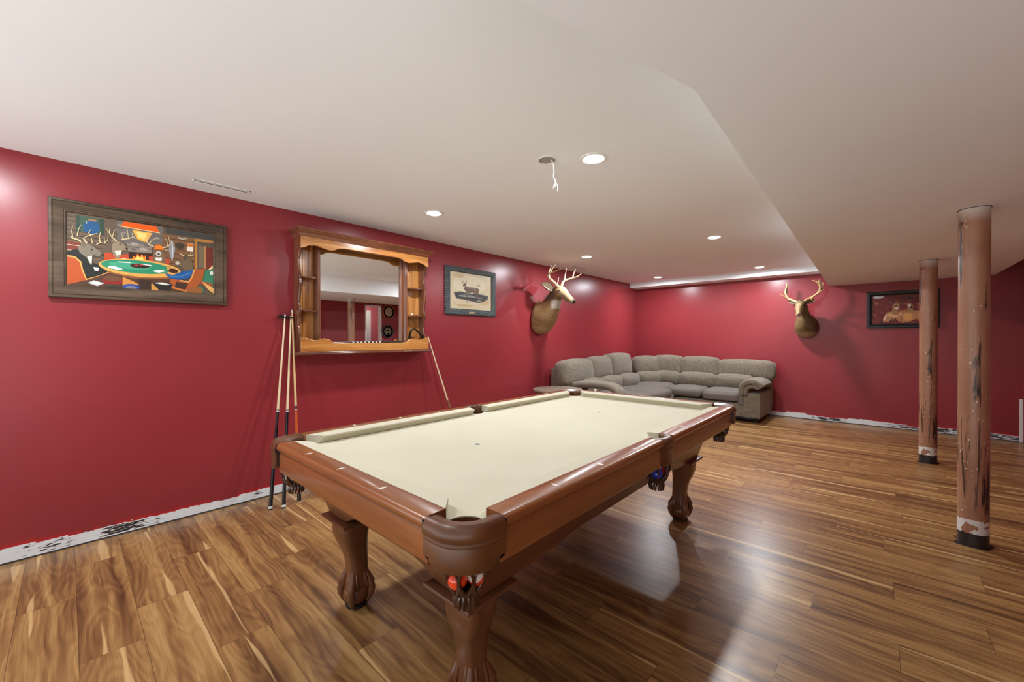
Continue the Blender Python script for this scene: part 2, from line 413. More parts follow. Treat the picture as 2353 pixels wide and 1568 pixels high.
ART_CARDS=[((104,88,72),[(0.0,1.0),(1.0,1.0),(1.0,0.0),(0.0,0.0)]),((78,62,48),[(0.001,0.94),(0.228,0.937),(0.229,0.948),(0.001,0.951)]),((120,98,76),[(0.0,0.917),(0.228,0.913),(0.229,0.926),(0.001,0.93)]),((78,62,48),[(0.0,0.877),(0.227,0.87),(0.228,0.882),(0.001,0.888)]),((120,98,76),[(0.0,0.854),(0.227,0.847),(0.228,0.859),(0.001,0.866)]),((78,62,48),[(0.0,0.813),(0.227,0.804),(0.228,0.815),(0.0,0.824)]),((120,98,76),[(0.0,0.79),(0.227,0.78),(0.228,0.793),(0.0,0.803)]),((78,62,48),[(0.0,0.749),(0.226,0.737),(0.227,0.749),(0.0,0.76)]),((120,98,76),[(0.0,0.727),(0.226,0.713),(0.227,0.726),(0.0,0.739)]),((78,62,48),[(0.0,0.686),(0.226,0.67),(0.227,0.682),(0.0,0.697)]),((120,98,76),[(0.0,0.663),(0.226,0.647),(0.226,0.659),(0.0,0.675)]),((78,62,48),[(0.0,0.622),(0.225,0.604),(0.226,0.615),(0.0,0.633)]),((120,98,76),[(0.0,0.599),(0.225,0.58),(0.226,0.593),(0.0,0.612)]),((78,62,48),[(0.0,0.558),(0.225,0.537),(0.226,0.548),(0.0,0.569)]),((120,98,76),[(0.0,0.535),(0.224,0.513),(0.225,0.526),(0.0,0.548)]),((78,62,48),[(0.0,0.494),(0.224,0.47),(0.225,0.481),(0.0,0.505)]),((120,98,76),[(0.0,0.471),(0.224,0.446),(0.225,0.459),(0.0,0.484)]),((78,62,48),[(0.0,0.43),(0.224,0.403),(0.224,0.415),(0.0,0.441)]),((120,98,76),[(0.0,0.408),(0.223,0.379),(0.224,0.392),(0.0,0.42)]),((66,92,76),[(0.053,0.975),(0.22,0.974),(0.224,0.746),(0.056,0.754)]),((52,74,62),[(0.053,0.975),(0.079,0.975),(0.082,0.756),(0.056,0.754)]),((52,74,62),[(0.193,0.974),(0.22,0.974),(0.224,0.746),(0.198,0.748)]),((38,88,135),[(0.093,0.852),(0.115,0.906),(0.152,0.927),(0.187,0.907),(0.196,0.833),(0.184,0.76),(0.14,0.739),(0.1,0.761)]),((235,230,205),[(0.114,0.91),(0.112,0.889),(0.119,0.878),(0.121,0.883),(0.115,0.893),(0.118,0.908)]),((165,120,90),[(0.127,0.948),(0.174,0.95),(0.174,0.925),(0.127,0.923)]),((130,60,45),[(0.0,0.603),(0.096,0.592),(0.095,0.491),(0.0,0.468)]),((205,190,170),[(0.0,0.55),(0.085,0.544),(0.086,0.553),(0.0,0.559)]),((205,190,170),[(0.0,0.474),(0.053,0.477),(0.054,0.486),(0.0,0.482)]),((112,106,100),[(0.299,0.987),(0.614,0.999),(0.61,0.723),(0.531,0.683),(0.362,0.66),(0.302,0.709)]),((84,78,72),[(0.3,0.884),(0.34,0.87),(0.341,0.883),(0.302,0.897)]),((90,84,78),[(0.543,0.835),(0.606,0.826),(0.608,0.839),(0.545,0.849)]),((150,142,132),[(0.591,0.814),(0.59,0.808),(0.587,0.802),(0.583,0.797),(0.578,0.793),(0.572,0.79),(0.566,0.789),(0.561,0.791),(0.557,0.794),(0.554,0.798),(0.553,0.804),(0.554,0.81),(0.557,0.816),(0.561,0.822),(0.566,0.826),(0.572,0.828),(0.578,0.829),(0.583,0.828),(0.587,0.825),(0.59,0.82)]),((140,132,124),[(0.333,0.926),(0.332,0.92),(0.33,0.913),(0.327,0.908),(0.322,0.903),(0.318,0.901),(0.313,0.9),(0.309,0.902),(0.306,0.906),(0.304,0.911),(0.303,0.917),(0.304,0.924),(0.306,0.93),(0.309,0.936),(0.314,0.94),(0.318,0.942),(0.323,0.943),(0.327,0.941),(0.33,0.938),(0.332,0.932)]),((140,132,124),[(0.358,0.816),(0.357,0.809),(0.354,0.803),(0.35,0.797),(0.345,0.793),(0.34,0.79),(0.335,0.79),(0.33,0.791),(0.326,0.795),(0.324,0.8),(0.323,0.806),(0.324,0.813),(0.326,0.819),(0.33,0.825),(0.335,0.829),(0.34,0.832),(0.346,0.833),(0.35,0.831),(0.354,0.827),(0.357,0.822)]),((240,96,18),[(0.348,0.99),(0.565,0.988),(0.59,0.896),(0.323,0.91)]),((255,205,140),[(0.322,0.904),(0.59,0.889),(0.591,0.901),(0.323,0.914)]),((248,180,80),[(0.399,0.881),(0.538,0.875),(0.495,0.718),(0.437,0.746)]),((255,220,130),[(0.428,0.863),(0.501,0.857),(0.482,0.758),(0.443,0.774)]),((128,92,62),[(0.607,0.888),(0.855,0.884),(0.853,0.404),(0.63,0.417),(0.606,0.64)]),((92,64,44),[(0.61,0.82),(0.854,0.819),(0.855,0.834),(0.611,0.834)]),((92,64,44),[(0.609,0.744),(0.854,0.74),(0.855,0.755),(0.61,0.758)]),((92,64,44),[(0.609,0.668),(0.854,0.661),(0.855,0.675),(0.61,0.682)]),((92,64,44),[(0.608,0.592),(0.853,0.581),(0.854,0.596),(0.609,0.606)]),((92,64,44),[(0.608,0.516),(0.853,0.502),(0.854,0.517),(0.609,0.53)]),((92,64,44),[(0.608,0.44),(0.853,0.422),(0.854,0.437),(0.609,0.454)]),((70,70,66),[(0.633,0.985),(0.875,0.986),(0.998,0.985),(0.998,0.904),(0.633,0.906)]),((190,190,180),[(0.722,0.854),(0.757,0.841),(0.795,0.866),(0.795,0.874),(0.758,0.857),(0.726,0.876)]),((68,56,46),[(0.771,0.731),(0.768,0.715),(0.762,0.701),(0.754,0.691),(0.743,0.685),(0.733,0.684),(0.722,0.688),(0.713,0.696),(0.707,0.708),(0.703,0.723),(0.703,0.739),(0.706,0.754),(0.712,0.768),(0.721,0.778),(0.731,0.785),(0.741,0.786),(0.752,0.782),(0.761,0.774),(0.767,0.762),(0.771,0.747)]),((232,226,214),[(0.791,0.795),(0.841,0.794),(0.837,0.664),(0.789,0.667)]),((210,120,50),[(0.793,0.792),(0.839,0.791),(0.838,0.742),(0.791,0.741)]),((186,128,62),[(0.852,0.886),(1.0,0.894),(1.0,0.853),(0.872,0.842),(0.871,0.388),(0.852,0.389)]),((88,78,66),[(0.872,0.845),(1.0,0.85),(0.999,0.379),(0.871,0.388)]),((120,104,82),[(0.88,0.778),(0.925,0.781),(0.924,0.417),(0.88,0.419)]),((118,46,38),[(0.942,0.768),(0.997,0.77),(0.996,0.401),(0.943,0.406)]),((180,130,80),[(0.925,0.782),(0.942,0.784),(0.942,0.406),(0.925,0.41)]),((58,130,100),[(0.926,0.381),(0.999,0.431),(0.998,0.097),(0.901,0.186)]),((235,200,140),[(0.959,0.402),(0.995,0.483),(0.999,0.431),(0.969,0.396)]),((232,228,220),[(0.999,0.35),(0.999,0.339),(0.997,0.329),(0.994,0.32),(0.99,0.314),(0.986,0.312),(0.982,0.313),(0.978,0.317),(0.975,0.325),(0.974,0.334),(0.973,0.345),(0.974,0.356),(0.976,0.367),(0.978,0.375),(0.982,0.381),(0.986,0.383),(0.99,0.382),(0.994,0.378),(0.997,0.37),(0.999,0.361)]),((170,80,55),[(0.997,0.14),(0.993,0.13),(0.984,0.123),(0.972,0.118),(0.956,0.118),(0.94,0.121),(0.924,0.127),(0.91,0.137),(0.899,0.148),(0.892,0.16),(0.891,0.171),(0.895,0.181),(0.903,0.189),(0.915,0.193),(0.931,0.194),(0.947,0.191),(0.963,0.185),(0.978,0.175),(0.989,0.164),(0.995,0.152)]),((138,128,118),[(0.362,0.68),(0.531,0.683),(0.536,0.562),(0.373,0.546)]),((98,88,80),[(0.367,0.618),(0.53,0.615),(0.531,0.628),(0.368,0.63)]),((168,158,148),[(0.442,0.672),(0.44,0.665),(0.436,0.66),(0.43,0.655),(0.422,0.653),(0.414,0.652),(0.406,0.654),(0.399,0.657),(0.393,0.662),(0.39,0.668),(0.389,0.675),(0.391,0.681),(0.395,0.687),(0.401,0.692),(0.409,0.694),(0.417,0.695),(0.425,0.693),(0.432,0.69),(0.438,0.685),(0.441,0.679)]),((168,158,148),[(0.506,0.606),(0.504,0.599),(0.5,0.594),(0.492,0.589),(0.483,0.587),(0.473,0.586),(0.464,0.588),(0.455,0.592),(0.449,0.597),(0.445,0.603),(0.444,0.61),(0.446,0.617),(0.451,0.622),(0.458,0.627),(0.467,0.629),(0.476,0.63),(0.486,0.628),(0.495,0.624),(0.501,0.619),(0.505,0.613)]),((112,102,94),[(0.52,0.667),(0.519,0.661),(0.516,0.656),(0.511,0.652),(0.505,0.65),(0.498,0.649),(0.492,0.65),(0.487,0.653),(0.482,0.658),(0.48,0.663),(0.479,0.669),(0.481,0.675),(0.484,0.68),(0.489,0.684),(0.495,0.687),(0.501,0.687),(0.507,0.686),(0.513,0.683),(0.517,0.678),(0.52,0.673)]),((112,102,94),[(0.429,0.591),(0.427,0.585),(0.424,0.58),(0.419,0.576),(0.414,0.574),(0.407,0.573),(0.401,0.575),(0.396,0.578),(0.392,0.582),(0.389,0.588),(0.389,0.594),(0.39,0.599),(0.393,0.604),(0.398,0.608),(0.404,0.61),(0.41,0.611),(0.416,0.609),(0.422,0.606),(0.426,0.602),(0.428,0.596)]),((58,32,24),[(0.378,0.55),(0.536,0.563),(0.53,0.428),(0.381,0.416)]),((236,130,40),[(0.393,0.426),(0.408,0.492),(0.423,0.475),(0.435,0.538),(0.45,0.488),(0.465,0.541),(0.477,0.487),(0.487,0.523),(0.497,0.435)]),((255,225,120),[(0.411,0.433),(0.426,0.469),(0.438,0.508),(0.45,0.461),(0.465,0.505),(0.477,0.44)]),((215,195,150),[(0.302,0.691),(0.274,0.733),(0.255,0.788),(0.257,0.851),(0.254,0.851),(0.25,0.784),(0.269,0.721),(0.296,0.674)]),((215,195,150),[(0.274,0.726),(0.285,0.819),(0.301,0.863),(0.3,0.866),(0.281,0.822),(0.268,0.728)]),((215,195,150),[(0.257,0.792),(0.234,0.846),(0.232,0.843),(0.253,0.782)]),((215,195,150),[(0.331,0.708),(0.375,0.735),(0.41,0.773),(0.427,0.753),(0.429,0.76),(0.41,0.784),(0.374,0.749),(0.33,0.726)]),((215,195,150),[(0.342,0.735),(0.332,0.796),(0.33,0.795),(0.337,0.73)]),((215,195,150),[(0.377,0.743),(0.371,0.86),(0.365,0.885),(0.363,0.882),(0.368,0.858),(0.372,0.741)]),((215,195,150),[(0.407,0.772),(0.4,0.842),(0.398,0.84),(0.401,0.768)]),((196,76,44),[(0.219,0.48),(0.253,0.509),(0.283,0.471),(0.373,0.511),(0.383,0.416),(0.224,0.37)]),((232,150,90),[(0.224,0.366),(0.381,0.411),(0.381,0.426),(0.224,0.382)]),((150,132,110),[(0.268,0.616),(0.282,0.665),(0.311,0.683),(0.345,0.649),(0.372,0.596),(0.359,0.564),(0.333,0.558),(0.329,0.481),(0.303,0.416),(0.278,0.47),(0.27,0.533)]),((226,218,206),[(0.284,0.536),(0.33,0.557),(0.323,0.493),(0.3,0.468)]),((60,45,36),[(0.371,0.594),(0.371,0.589),(0.369,0.585),(0.367,0.582),(0.365,0.579),(0.362,0.578),(0.359,0.578),(0.356,0.579),(0.354,0.582),(0.353,0.585),(0.352,0.589),(0.353,0.593),(0.354,0.597),(0.356,0.601),(0.359,0.603),(0.362,0.604),(0.365,0.604),(0.367,0.603),(0.369,0.601),(0.371,0.597)]),((140,120,100),[(0.289,0.666),(0.287,0.661),(0.284,0.658),(0.281,0.658),(0.276,0.659),(0.272,0.662),(0.269,0.667),(0.266,0.674),(0.264,0.68),(0.263,0.687),(0.264,0.693),(0.266,0.697),(0.269,0.7),(0.272,0.701),(0.276,0.699),(0.281,0.696),(0.284,0.691),(0.287,0.685),(0.289,0.678),(0.29,0.672)]),((30,24,20),[(0.326,0.644),(0.325,0.641),(0.325,0.639),(0.323,0.637),(0.322,0.636),(0.32,0.635),(0.319,0.635),(0.317,0.635),(0.316,0.637),(0.316,0.639),(0.315,0.641),(0.316,0.644),(0.316,0.646),(0.318,0.648),(0.319,0.65),(0.321,0.65),(0.322,0.65),(0.324,0.65),(0.325,0.648),(0.325,0.646)]),((240,238,230),[(0.329,0.435),(0.358,0.448),(0.36,0.414),(0.331,0.405)]),((215,195,150),[(0.551,0.676),(0.515,0.705),(0.498,0.749),(0.509,0.822),(0.533,0.856),(0.531,0.862),(0.505,0.828),(0.492,0.746),(0.51,0.691),(0.547,0.658)]),((215,195,150),[(0.515,0.695),(0.539,0.769),(0.563,0.798),(0.562,0.802),(0.536,0.776),(0.51,0.702)]),((215,195,150),[(0.607,0.658),(0.653,0.693),(0.667,0.759),(0.654,0.86),(0.65,0.857),(0.662,0.758),(0.649,0.705),(0.605,0.677)]),((215,195,150),[(0.648,0.706),(0.641,0.802),(0.62,0.831),(0.619,0.827),(0.637,0.798),(0.642,0.703)]),((188,70,48),[(0.511,0.508),(0.542,0.529),(0.548,0.404),(0.514,0.414)]),((188,70,48),[(0.624,0.506),(0.66,0.5),(0.656,0.412),(0.624,0.411)]),((122,96,72),[(0.54,0.617),(0.614,0.625),(0.632,0.521),(0.629,0.41),(0.545,0.413),(0.539,0.501)]),((236,122,32),[(0.546,0.628),(0.557,0.689),(0.581,0.716),(0.603,0.701),(0.614,0.635)]),((205,198,188),[(0.599,0.576),(0.598,0.564),(0.595,0.553),(0.591,0.543),(0.585,0.536),(0.579,0.533),(0.572,0.533),(0.567,0.538),(0.562,0.545),(0.56,0.555),(0.559,0.567),(0.56,0.579),(0.563,0.59),(0.567,0.6),(0.573,0.607),(0.579,0.61),(0.585,0.61),(0.591,0.605),(0.595,0.598),(0.598,0.588)]),((40,30,26),[(0.589,0.567),(0.589,0.563),(0.587,0.559),(0.585,0.556),(0.583,0.554),(0.58,0.553),(0.577,0.552),(0.575,0.554),(0.573,0.556),(0.572,0.559),(0.571,0.563),(0.572,0.567),(0.573,0.57),(0.575,0.574),(0.577,0.576),(0.58,0.577),(0.583,0.577),(0.585,0.576),(0.587,0.574),(0.589,0.571)]),((232,226,216),[(0.555,0.504),(0.605,0.515),(0.599,0.459),(0.561,0.458)]),((160,140,116),[(0.649,0.655),(0.65,0.649),(0.648,0.643),(0.646,0.636),(0.642,0.63),(0.637,0.625),(0.633,0.621),(0.628,0.619),(0.625,0.619),(0.622,0.621),(0.62,0.625),(0.62,0.63),(0.622,0.637),(0.624,0.643),(0.628,0.649),(0.632,0.655),(0.637,0.659),(0.641,0.661),(0.645,0.661),(0.648,0.659)]),((240,238,230),[(0.545,0.441),(0.579,0.441),(0.578,0.416),(0.546,0.418)]),((150,150,152),[(0.671,0.809),(0.691,0.772),(0.702,0.677),(0.693,0.563),(0.678,0.478),(0.664,0.542),(0.652,0.651)]),((222,222,220),[(0.671,0.794),(0.681,0.658),(0.677,0.489),(0.68,0.49),(0.686,0.659),(0.678,0.798)]),((215,195,150),[(0.099,0.603),(0.067,0.643),(0.036,0.651),(0.026,0.675),(0.023,0.668),(0.033,0.637),(0.063,0.624),(0.093,0.58)]),((215,195,150),[(0.038,0.652),(0.033,0.748),(0.037,0.822),(0.035,0.823),(0.028,0.746),(0.031,0.648)]),((215,195,150),[(0.064,0.681),(0.072,0.782),(0.087,0.849),(0.084,0.851),(0.067,0.784),(0.057,0.682)]),((215,195,150),[(0.122,0.605),(0.101,0.662),(0.119,0.691),(0.181,0.754),(0.18,0.764),(0.117,0.704),(0.093,0.659),(0.113,0.588)]),((215,195,150),[(0.143,0.72),(0.129,0.75),(0.144,0.803),(0.142,0.807),(0.124,0.75),(0.137,0.707)]),((215,195,150),[(0.121,0.602),(0.106,0.652),(0.103,0.648),(0.114,0.592)]),((215,195,150),[(0.153,0.608),(0.146,0.68),(0.143,0.679),(0.146,0.603)]),((215,195,150),[(0.175,0.59),(0.199,0.628),(0.194,0.718),(0.201,0.783),(0.198,0.784),(0.188,0.717),(0.192,0.632),(0.172,0.607)]),((215,195,150),[(0.195,0.623),(0.228,0.623),(0.222,0.727),(0.22,0.725),(0.224,0.627),(0.196,0.637)]),((215,195,150),[(0.222,0.619),(0.245,0.679),(0.247,0.759),(0.245,0.758),(0.241,0.682),(0.218,0.628)]),((38,42,38),[(0.002,0.457),(0.054,0.5),(0.096,0.529),(0.142,0.338),(0.201,0.299),(0.262,0.232),(0.255,0.166),(0.178,0.128),(0.113,0.105),(0.083,0.263),(0.047,0.356),(0.001,0.371)]),((132,122,106),[(0.064,0.521),(0.096,0.592),(0.128,0.587),(0.17,0.541),(0.213,0.465),(0.208,0.441),(0.178,0.432),(0.143,0.446),(0.144,0.351),(0.136,0.299),(0.115,0.395),(0.074,0.455)]),((222,218,206),[(0.118,0.409),(0.148,0.434),(0.144,0.3),(0.128,0.348)]),((120,108,92),[(0.108,0.598),(0.111,0.585),(0.112,0.571),(0.111,0.557),(0.109,0.546),(0.106,0.538),(0.102,0.534),(0.097,0.535),(0.092,0.539),(0.088,0.548),(0.084,0.56),(0.082,0.573),(0.08,0.587),(0.081,0.601),(0.083,0.612),(0.086,0.62),(0.09,0.624),(0.095,0.623),(0.1,0.619),(0.104,0.61)]),((35,28,24),[(0.214,0.45),(0.213,0.447),(0.212,0.445),(0.209,0.443),(0.206,0.443),(0.203,0.445),(0.201,0.447),(0.198,0.45),(0.197,0.454),(0.196,0.458),(0.196,0.462),(0.197,0.465),(0.199,0.467),(0.201,0.468),(0.204,0.468),(0.207,0.467),(0.21,0.465),(0.212,0.462),(0.214,0.458),(0.214,0.454)]),((30,24,20),[(0.151,0.515),(0.151,0.512),(0.15,0.51),(0.149,0.508),(0.147,0.507),(0.146,0.506),(0.144,0.506),(0.143,0.506),(0.142,0.508),(0.141,0.51),(0.141,0.512),(0.141,0.515),(0.142,0.517),(0.143,0.519),(0.144,0.52),(0.146,0.521),(0.148,0.521),(0.149,0.52),(0.15,0.519),(0.151,0.517)]),((238,232,222),[(0.154,0.271),(0.187,0.268),(0.183,0.221),(0.162,0.221)]),((186,84,40),[(0.001,0.389),(0.047,0.387),(0.078,0.325),(0.085,0.226),(0.113,0.079),(0.125,0.005),(0.001,0.003)]),((240,168,88),[(0.001,0.382),(0.045,0.376),(0.075,0.318),(0.084,0.216),(0.111,0.075),(0.185,0.131),(0.269,0.223),(0.265,0.244),(0.182,0.152),(0.115,0.096),(0.093,0.225),(0.083,0.332),(0.049,0.398),(0.002,0.404)]),((86,58,42),[(0.113,0.079),(0.256,0.218),(0.515,0.196),(0.682,0.195),(0.668,0.052),(0.774,0.0),(0.768,0.0),(0.0,0.0)]),((150,92,48),[(0.201,0.311),(0.267,0.233),(0.454,0.2),(0.735,0.317),(0.735,0.261),(0.642,0.189),(0.394,0.156),(0.245,0.21)]),((228,168,84),[(0.742,0.315),(0.733,0.285),(0.709,0.257),(0.672,0.231),(0.623,0.211),(0.567,0.197),(0.506,0.189),(0.443,0.187),(0.382,0.192),(0.326,0.204),(0.276,0.22),(0.236,0.241),(0.207,0.265),(0.19,0.291),(0.185,0.319),(0.192,0.346),(0.212,0.372),(0.244,0.396),(0.285,0.417),(0.336,0.432),(0.393,0.443),(0.455,0.447),(0.517,0.445),(0.578,0.436),(0.633,0.421),(0.679,0.4),(0.714,0.375),(0.736,0.346)]),((44,140,104),[(0.669,0.331),(0.662,0.308),(0.642,0.287),(0.611,0.268),(0.571,0.253),(0.524,0.242),(0.473,0.236),(0.42,0.235),(0.369,0.238),(0.321,0.246),(0.28,0.258),(0.246,0.274),(0.22,0.292),(0.205,0.312),(0.201,0.332),(0.207,0.353),(0.224,0.373),(0.251,0.39),(0.286,0.406),(0.329,0.417),(0.378,0.425),(0.429,0.428),(0.482,0.427),(0.532,0.42),(0.578,0.409),(0.617,0.393),(0.646,0.374),(0.664,0.353)]),((70,165,128),[(0.528,0.34),(0.52,0.324),(0.498,0.308),(0.465,0.297),(0.425,0.289),(0.381,0.287),(0.338,0.29),(0.3,0.298),(0.27,0.31),(0.252,0.325),(0.246,0.341),(0.253,0.357),(0.273,0.372),(0.304,0.383),(0.342,0.391),(0.386,0.394),(0.43,0.392),(0.469,0.384),(0.501,0.373),(0.522,0.357)]),((70,34,28),[(0.516,0.352),(0.512,0.341),(0.502,0.331),(0.487,0.322),(0.468,0.317),(0.448,0.314),(0.427,0.315),(0.409,0.32),(0.395,0.327),(0.386,0.336),(0.384,0.347),(0.387,0.358),(0.397,0.368),(0.411,0.376),(0.43,0.382),(0.45,0.385),(0.471,0.384),(0.489,0.38),(0.504,0.373),(0.513,0.363)]),((150,60,44),[(0.441,0.359),(0.44,0.355),(0.438,0.351),(0.434,0.348),(0.43,0.345),(0.425,0.344),(0.42,0.343),(0.416,0.344),(0.412,0.346),(0.41,0.349),(0.41,0.353),(0.41,0.356),(0.413,0.36),(0.416,0.364),(0.42,0.366),(0.425,0.368),(0.43,0.368),(0.434,0.367),(0.438,0.365),(0.44,0.362)]),((34,26,24),[(0.492,0.347),(0.491,0.343),(0.488,0.338),(0.484,0.335),(0.479,0.332),(0.473,0.33),(0.468,0.329),(0.462,0.33),(0.458,0.333),(0.456,0.336),(0.455,0.34),(0.456,0.344),(0.459,0.349),(0.463,0.352),(0.468,0.355),(0.473,0.357),(0.479,0.357),(0.484,0.356),(0.488,0.354),(0.491,0.351)]),((190,90,70),[(0.475,0.376),(0.474,0.373),(0.472,0.369),(0.469,0.366),(0.465,0.364),(0.461,0.363),(0.457,0.362),(0.453,0.363),(0.45,0.365),(0.449,0.368),(0.448,0.371),(0.449,0.374),(0.451,0.378),(0.454,0.381),(0.457,0.383),(0.461,0.384),(0.466,0.385),(0.469,0.384),(0.472,0.382),(0.474,0.379)]),((236,236,228),[(0.24,0.3),(0.279,0.314),(0.339,0.279),(0.313,0.261),(0.251,0.276)]),((236,236,228),[(0.547,0.304),(0.604,0.324),(0.633,0.306),(0.579,0.273),(0.544,0.283)]),((232,232,226),[(0.303,0.386),(0.39,0.395),(0.384,0.379),(0.314,0.373)]),((232,232,226),[(0.467,0.388),(0.535,0.38),(0.529,0.365),(0.473,0.372)]),((66,34,26),[(0.721,0.32),(0.719,0.31),(0.713,0.301),(0.703,0.295),(0.692,0.291),(0.68,0.291),(0.668,0.294),(0.657,0.3),(0.649,0.309),(0.644,0.319),(0.643,0.329),(0.646,0.339),(0.652,0.348),(0.661,0.355),(0.672,0.358),(0.684,0.359),(0.696,0.356),(0.707,0.349),(0.715,0.341),(0.72,0.331)]),((200,150,80),[(0.66,0.367),(0.659,0.354),(0.658,0.342),(0.655,0.332),(0.652,0.325),(0.648,0.323),(0.645,0.324),(0.641,0.329),(0.639,0.338),(0.637,0.35),(0.637,0.362),(0.637,0.375),(0.639,0.387),(0.642,0.397),(0.645,0.404),(0.649,0.407),(0.652,0.405),(0.655,0.4),(0.658,0.391),(0.66,0.38)]),((215,195,150),[(0.771,0.588),(0.744,0.6),(0.73,0.623),(0.728,0.618),(0.742,0.59),(0.769,0.572)]),((215,195,150),[(0.746,0.594),(0.748,0.624),(0.746,0.625),(0.741,0.596)]),((215,195,150),[(0.797,0.585),(0.833,0.596),(0.84,0.645),(0.837,0.646),(0.831,0.606),(0.797,0.601)]),((215,195,150),[(0.824,0.601),(0.815,0.634),(0.814,0.632),(0.819,0.596)]),((112,94,70),[(0.699,0.438),(0.716,0.49),(0.753,0.541),(0.777,0.584),(0.804,0.573),(0.828,0.507),(0.841,0.351),(0.776,0.318),(0.754,0.392),(0.716,0.413)]),((200,190,172),[(0.733,0.459),(0.732,0.45),(0.73,0.441),(0.726,0.434),(0.722,0.43),(0.717,0.427),(0.712,0.428),(0.708,0.431),(0.704,0.436),(0.702,0.444),(0.701,0.452),(0.702,0.461),(0.704,0.469),(0.708,0.476),(0.712,0.481),(0.717,0.484),(0.722,0.483),(0.727,0.48),(0.73,0.475),(0.732,0.467)]),((90,72,54),[(0.79,0.547),(0.787,0.534),(0.783,0.522),(0.779,0.514),(0.774,0.509),(0.77,0.509),(0.767,0.513),(0.765,0.521),(0.764,0.532),(0.765,0.546),(0.767,0.56),(0.77,0.573),(0.773,0.584),(0.777,0.593),(0.782,0.598),(0.786,0.598),(0.789,0.594),(0.791,0.586),(0.792,0.574),(0.791,0.561)]),((36,88,150),[(0.623,0.276),(0.682,0.259),(0.749,0.327),(0.838,0.372),(0.845,0.315),(0.796,0.213),(0.708,0.185),(0.649,0.211)]),((70,125,180),[(0.655,0.225),(0.736,0.231),(0.818,0.31),(0.815,0.325),(0.734,0.248),(0.656,0.242)]),((172,88,42),[(0.845,0.38),(0.933,0.409),(0.908,0.202),(0.861,0.093),(0.775,0.006),(0.671,0.046),(0.659,0.199),(0.799,0.171)]),((232,168,92),[(0.84,0.382),(0.826,0.266),(0.801,0.178),(0.735,0.192),(0.734,0.172),(0.804,0.159),(0.835,0.259),(0.85,0.379)]),((205,125,66),[(0.666,0.057),(0.774,0.006),(0.845,0.052),(0.843,0.071),(0.775,0.027),(0.669,0.076)]),((70,48,40),[(0.708,0.157),(0.799,0.142),(0.775,0.038),(0.694,0.07)]),((150,92,48),[(0.774,0.0),(0.816,0.087),(0.886,0.111),(0.918,0.042),(0.9,0.0)]),((58,120,96),[(0.879,0.117),(0.913,0.052),(0.902,0.0),(0.912,0.0),(0.923,0.061),(0.886,0.133)]),((225,175,100),[(0.901,0.201),(1.0,0.097),(1.0,0.007),(0.958,0.062)]),((196,196,192),[(0.12,0.042),(0.156,0.083),(0.221,0.051),(0.177,0.002)]),((222,222,218),[(0.139,0.052),(0.161,0.074),(0.204,0.048),(0.179,0.023)]),((140,42,38),[(0.338,0.099),(0.334,0.076),(0.324,0.055),(0.309,0.039),(0.29,0.028),(0.27,0.024),(0.25,0.027),(0.232,0.037),(0.218,0.053),(0.21,0.073),(0.207,0.095),(0.211,0.118),(0.221,0.138),(0.235,0.155),(0.254,0.166),(0.274,0.171),(0.294,0.168),(0.312,0.158),(0.327,0.143),(0.336,0.122)]),((110,74,52),[(0.329,0.135),(0.326,0.122),(0.318,0.111),(0.305,0.102),(0.288,0.096),(0.271,0.093),(0.254,0.095),(0.238,0.1),(0.226,0.108),(0.219,0.119),(0.216,0.13),(0.219,0.143),(0.227,0.154),(0.24,0.163),(0.256,0.169),(0.273,0.172),(0.291,0.171),(0.307,0.166),(0.319,0.158),(0.327,0.147)]),((60,66,54),[(0.325,0.022),(0.323,0.015),(0.315,0.01),(0.304,0.005),(0.289,0.003),(0.273,0.002),(0.258,0.004),(0.244,0.007),(0.233,0.012),(0.226,0.018),(0.224,0.024),(0.226,0.031),(0.234,0.036),(0.245,0.041),(0.259,0.043),(0.275,0.044),(0.291,0.043),(0.305,0.04),(0.316,0.035),(0.323,0.029)]),((208,140,66),[(0.335,0.167),(0.405,0.111),(0.447,0.063),(0.334,0.034)]),((44,74,156),[(0.448,0.025),(0.445,0.012),(0.436,0.0),(0.423,0.0),(0.407,0.0),(0.39,0.0),(0.373,0.0),(0.358,0.0),(0.346,0.002),(0.339,0.014),(0.337,0.027),(0.34,0.04),(0.348,0.052),(0.361,0.061),(0.376,0.067),(0.393,0.069),(0.411,0.067),(0.426,0.06),(0.438,0.051),(0.446,0.038)]),((120,120,140),[(0.43,0.017),(0.428,0.01),(0.422,0.003),(0.413,0.0),(0.403,0.0),(0.391,0.0),(0.379,0.0),(0.369,0.0),(0.361,0.005),(0.356,0.011),(0.354,0.019),(0.356,0.026),(0.362,0.033),(0.37,0.038),(0.381,0.041),(0.393,0.042),(0.404,0.041),(0.415,0.037),(0.423,0.032),(0.428,0.025)]),((206,146,70),[(0.526,0.116),(0.59,0.07),(0.574,0.0),(0.527,0.0)]),((40,38,38),[(0.527,0.116),(0.681,0.118),(0.661,0.009),(0.583,0.002)]),((226,224,214),[(0.54,0.111),(0.603,0.127),(0.671,0.102),(0.629,0.089)]),((60,42,34),[(0.442,0.15),(0.528,0.143),(0.525,0.0),(0.447,0.002)])]
